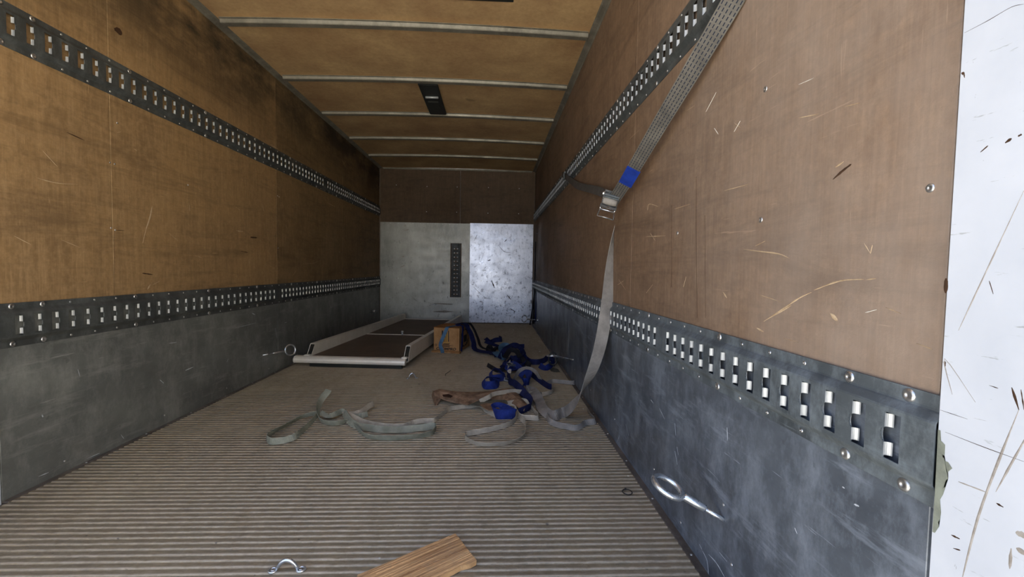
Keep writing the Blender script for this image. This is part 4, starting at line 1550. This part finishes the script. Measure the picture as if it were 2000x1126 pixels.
# handle plate with a slot, then the wire handle
for a, b in (((-hw - .004, 0.018), (hw + .004, 0.026)), ((-hw - .004, 0.034), (hw + .004, 0.041)), ((-hw - .004, 0.018), (-.006, 0.041)), ((.006, 0.018), (hw + .004, 0.041))):
    box(bm, (a[0], a[1], 0.012), (b[0], b[1], 0.0145), BM)
f4 = lab(fromb('lever_plate', bm, M['zinc']), 'bright pressed steel lever plate')
bm = bmesh.new()
wire = [(-hw, 0.042), (-hw * .98, 0.056), (-hw * 1.05, 0.066), (-hw * 1.22, 0.095), (-hw * 1.2, 0.100), (hw * 1.05, 0.100), (hw * 1.08, 0.094), (hw * 1.0, 0.066), (hw * .97, 0.056), (hw, 0.042)]
tube(bm, [BM @ Vector((x, y, 0.012)) for x, y in wire], 0.0028, 8)
box(bm, (-hw, 0.050, 0.009), (hw, 0.057, 0.015), BM)
f5 = fromb('wire_handle', bm, M['zinc'], None, True)
adopt(st, up, sl, sh, hk, tl, f1, f2, f3, f4, f5)


# ------------------------------------------------------------------ eye bolts
def eyebolt(wall_pt, ring_c, R, r, label, nrm, shaft=0.0045, sleeve=0.007):
    """bolt from the wall to a ring whose plane contains the shaft; nrm: normal of the ring plane"""
    wp, rc = Vector(wall_pt), Vector(ring_c)
    d = (rc - wp).normalized()
    root = empty('eye_bolt', tuple(wp))
    tag(root, label, 'eye bolt', 'eye bolts along the walls')
    n = (Vector(nrm) - d * Vector(nrm).dot(d)).normalized()
    s = d.cross(n).normalized()
    bm = bmesh.new()
    tube(bm, [rc + (d * math.cos(a) + s * math.sin(a)) * R for a in [2 * math.pi * k / 32 for k in range(32)]], r, 12, True)
    o1 = fromb('ring', bm, M['zinc'], None, True)
    L = (rc - wp).length
    bm = bmesh.new()
    e = rc - d * (R + r * 0.3)
    tube(bm, [wp - d * 0.004, wp.lerp(e, 0.45)], shaft, 12)
    o2 = fromb('shaft', bm, M['zinc'], None, True)
    bm = bmesh.new()
    tube(bm, [wp.lerp(e, 0.43), wp.lerp(e, 0.46), wp.lerp(e, 0.96), e], [shaft, sleeve, sleeve, r], 12)
    o3 = fromb('sleeve', bm, M['zinc'], None, True)
    adopt(root, o1, o2, o3)
    return root


WR = XR - 0.0025
EB = [
    ((1414, 1015), (1305, 950), 0.125, 0.040, 0.0078, 'bright zinc eye bolt nearest the camera, low on the right wall', (0.15, -.10, 1)),
    ((1120, 702), (1078, 694), 0.105, 0.040, 0.0055, 'eye bolt halfway along the right wall with the black ring on it', (0.1, -.5, 1)),
    ((1051, 625), (1024, 622), 0.17, 0.045, 0.006, 'eye bolt at the far end of the right wall against the steel sheet', (0.2, -1, .1)),
]
for wpx, rpx, off, R_, r_, lb, nr in EB:
    eyebolt(at(*wpx, 0, WR), at(*rpx, 0, WR - off), R_, r_, lb, nr, r_ * 0.8, r_ * 1.35)
WLx = XL + 0.0025
eyebolt(at(514, 693, 0, WLx), at(567, 683, 0, WLx + 0.12), 0.040, 0.006, 'eye bolt sticking out of the left kick plate beside the ramp', (0.15, -1, 0.1), 0.0045, 0.0075)
eyebolt(at(719, 613, 0, WLx), at(731, 607, 0, WLx + 0.14), 0.036, 0.005, 'small dark eye bolt at the far end of the left kick plate', (0.6, -1, 0.1), 0.003, 0.004)

# black ring hanging on the middle right eye bolt
bm = bmesh.new()
c = at(1079, 699, 2, 0.10)
c.z = 0.055
c = at(1080, 698, 1, at(1078, 694, 0, WR - 0.105).y)
tube(bm, [c + Vector((0.036 * math.cos(a), 0.004, -0.010 + 0.050 * math.sin(a))) for a in [2 * math.pi * k / 24 for k in range(24)]], 0.0065, 10, True)
br = fromb('snap_ring', bm, M['black'], None, True)
tag(br, 'black oval ring hooked through the middle right eye bolt', 'ring')

# ------------------------------------------------------------------ floor saddles
def saddle(pl, pr_, ptop, label, r):
    a, b = at(*pl, 2, 0.0), at(*pr_, 2, 0.0)
    mid_ = (a + b) / 2
    top = at(*ptop, 1, mid_.y)
    hgt = top.z
    root = empty('floor_staple', tuple(mid_))
    tag(root, label, 'staple', 'tie staples on the floor')
    bm = bmesh.new()
    pts = []
    for k in range(15):
        t = k / 14
        x = a.lerp(b, 0.12 + 0.76 * t)
        z = hgt * (math.sin(math.pi * t) ** 0.75) if 0 < t < 1 else 0.0
        pts.append(Vector((x.x, x.y, max(z, 0) + r * 0.6)))
    tube(bm, pts, [r * (0.8 + 0.35 * math.sin(math.pi * k / 14)) for k in range(15)], 12)
    o1 = fromb('arch', bm, M['zinc'], None, True)
    os_ = [o1]
    for q_, s in ((a, -1), (b, 1)):
        bm = bmesh.new()
        R2 = r * 1.9
        tube(bm, [q_ + Vector((R2 * math.cos(t), R2 * math.sin(t), r * 0.55)) for t in [2 * math.pi * k / 20 for k in range(20)]], r * 0.62, 8, True)
        os_.append(fromb('eyelet', bm, M['zinc'], None, True))
        bm = bmesh.new()
        tube(bm, [q_ + Vector((0, 0, 0)), q_ + Vector((0, 0, r * 0.9)), q_ + Vector((0, 0, r * 1.15))], [r * 1.2, r * 1.2, r * 0.7], 12)
        os_.append(fromb('screw_head', bm, M['bolt_steel'], None, True))
    adopt(root, *os_)


saddle((533, 1115), (588, 1113), (562, 1095), 'polished steel tie staple screwed to the floor at the bottom edge of the photo', 0.0052)
saddle((796, 739), (814, 738), (806, 729), 'small steel tie staple on the floor just in front of the ramp', 0.0046)

# ------------------------------------------------------------------ split wood board at the bottom
wpx = [(698, 1122), (760, 1096), (820, 1070), (862, 1052), (889, 1041), (897, 1050), (912, 1070), (931, 1093), (920, 1099), (900, 1104), (886, 1112), (868, 1120), (850, 1130), (800, 1152), (750, 1170), (712, 1160), (694, 1138)]
cc = at(810, 1100, 2, 0.0)
ang = math.atan2((at(889, 1041, 2, 0) - at(698, 1122, 2, 0)).y, (at(889, 1041, 2, 0) - at(698, 1122, 2, 0)).x)
bm = bmesh.new()
Mi = (Matrix.Translation(cc) @ Matrix.Rotation(ang, 4, 'Z')).inverted()
ol = [Mi @ at(x, y, 2, 0.016) for x, y in wpx]
a = [bm.verts.new((v.x, v.y, 0.016)) for v in ol]
b = [bm.verts.new((v.x * .995, v.y * .99, 0.001)) for v in ol]
n = len(a)
for i in range(n):
    bm.faces.new((a[i], a[(i + 1) % n], b[(i + 1) % n], b[i]))
bm.faces.new(b[::-1])
# ridged split face: fan of grid strips
x0, x1 = min(v.x for v in ol), max(v.x for v in ol)
bm.faces.new(a)
bd = fromb('split_board', bm, M['split_wood'])
bd.location = cc
bd.rotation_euler = (0, 0, ang)
tag(bd, 'pale split wood board with torn grain lying at the bottom edge of the photo', 'board')
# raised grain ridges
bm = bmesh.new()
random.seed(5)
ymin, ymax = min(v.y for v in ol), max(v.y for v in ol)


def inside(x, y):
    c_ = False
    for i in range(n):
        p, q_ = ol[i], ol[(i + 1) % n]
        if (p.y > y) != (q_.y > y) and x < (q_.x - p.x) * (y - p.y) / (q_.y - p.y) + p.x:
            c_ = not c_
    return c_


for k in range(20):
    y = ymin + (ymax - ymin) * (k + .5) / 20 + random.uniform(-.002, .002)
    sl_ = random.uniform(-.02, .05)
    xs = [x0 + (x1 - x0) * i / 40 for i in range(41)]
    seg = []
    for x in xs:
        yy = y + sl_ * (x - x0)
        if inside(x, yy) and inside(x, yy + .004) and inside(x, yy - .004):
            seg.append((x, yy))
        elif len(seg) > 3:
            break
        else:
            seg = []
    if len(seg) > 4:
        i0 = random.randint(0, len(seg) // 3)
        seg = seg[i0:]
        tube(bm, [(x, yy + random.uniform(-.0006, .0006), 0.0162) for x, yy in seg], [random.uniform(.0008, .0022) for _ in seg], 5)
gr_ = fromb('split_grain', bm, M['split_wood'], bd)
gr_['kind'] = 'stuff'

# ------------------------------------------------------------------ small litter
bm = bmesh.new()
c = at(1225, 960, 2, 0.003)
R3 = (at(1234, 960, 2, 0) - at(1216, 960, 2, 0)).length / 2
tube(bm, [c + Vector((R3 * math.cos(t), R3 * 1.15 * math.sin(t), 0)) for t in [2 * math.pi * k / 24 for k in range(24)]], 0.0018, 6, True)
box(bm, (c.x - 0.003, c.y + R3 * 1.1, c.z - .002), (c.x + 0.003, c.y + R3 * 1.1 + .006, c.z + .003))
tag(fromb('cable_tie', bm, M['black'], None, True), 'small black looped cable tie on the floor near the right wall', 'cable tie')
bm = bmesh.new()
tube(bm, [at(870, 733, 2, .003), at(870, 730, 2, .004), at(873, 728, 2, .006), at(880, 723, 2, .005)], 0.0022, 6)
tag(fromb('wire_piece', bm, M['black'], None, True), 'short bent black wire on the floor behind the torn board', 'wire')
pp = slab('paper_tag', [(1073, 719), (1079, 717), (1090, 720), (1094, 726), (1082, 726), (1076, 724)], 0.004, 0.001, M['fibre_grey'])
tag(pp, 'small brownish paper tag on the floor beside the right wall', 'paper')
ph = slab('paper_scrap', [(991, 722), (996, 720), (999, 721), (998, 728), (994, 728), (991, 725)], 0.075, 0.001, M['paper'])
tag(ph, 'white paper scrap caught on the blue strap pile', 'paper')
lt = [(1053, 685, 'paper crumb'), (1018, 686, ''), (1056, 666, ''), (1052, 669, ''), (1064, 679, ''), (1139, 797, ''), (1226, 929, ''), (605, 1075, '')]
specs = [
    ((1054, 686), 0.010, 'white crumb on the floor left of the middle eye bolt'),
    ((1017, 687), 0.008, 'pale crumb on the floor right of the blue pile top'),
    ((1053, 665), 0.007, 'tiny pale crumb near the far foot of the right wall'),
    ((1227, 929), 0.006, 'white crumb just behind the black cable tie'),
    ((1139, 798), 0.006, 'pale crumb on the ribs beside the hanging strap'),
    ((741, 1090), 0.004, 'pale wood chip just above the split board'),
    ((1003, 644), 0.014, 'pale shred of paper on the floor near the back wall'),
]
for (px, py), s, lb in specs:
    c = at(px, py, 2, 0.0)
    bm = bmesh.new()
    pts_ = [(math.cos(t * 1.05) * s * random.uniform(.5, 1.1), math.sin(t * 1.05) * s * random.uniform(.4, .9)) for t in range(6)]
    prism(bm, pts_, 0.0, 0.002)
    o = fromb('litter_scrap', bm, M['paper'])
    o.location = c
    tag(o, lb, 'scrap', 'scraps of litter on the floor')

# ------------------------------------------------------------------ straps hanging in the far right corner
def hang(label, pts, w, mat, wd):
    P = [at(x, y, 1, Y) for x, y, Y in pts]
    return tag(ribbon('strap', P, [wd] * len(P), w, M[mat], None, 0.004, 5), label, 'strap', 'webbing straps')


hang('pale blue strap hanging from the upper rail in the far right corner', [(1053, 424, 6.05), (1053, 445, 6.05), (1054, 480, 6.05), (1054, 520, 6.06), (1053, 545, 6.08)], 0.03, 'web_sky', (1, .4, 0))
hang('dark folded strap hanging beside the steel sheet in the far right corner', [(1049, 472, 6.2), (1048, 510, 6.2), (1047, 550, 6.2), (1046, 590, 6.2), (1044, 632, 6.2)], 0.06, 'web_black', (1, .3, 0))
hang('thin black cord slanting down across the edge of the steel sheet', [(1046, 556, 6.12), (1042, 590, 6.1), (1037, 622, 6.08), (1035, 634, 6.06)], 0.02, 'web_black', (1, .1, 0))
hang('blue strap hanging below the lower rail in the far right corner', [(1050, 566, 6.0), (1049, 590, 5.98), (1048, 612, 5.98), (1047, 628, 5.98)], 0.045, 'web_navy', (1, .3, 0))
cam_buckle(at(1053, 457, 1, 6.03), 0.3, 'small buckle on the pale blue strap in the far right corner')
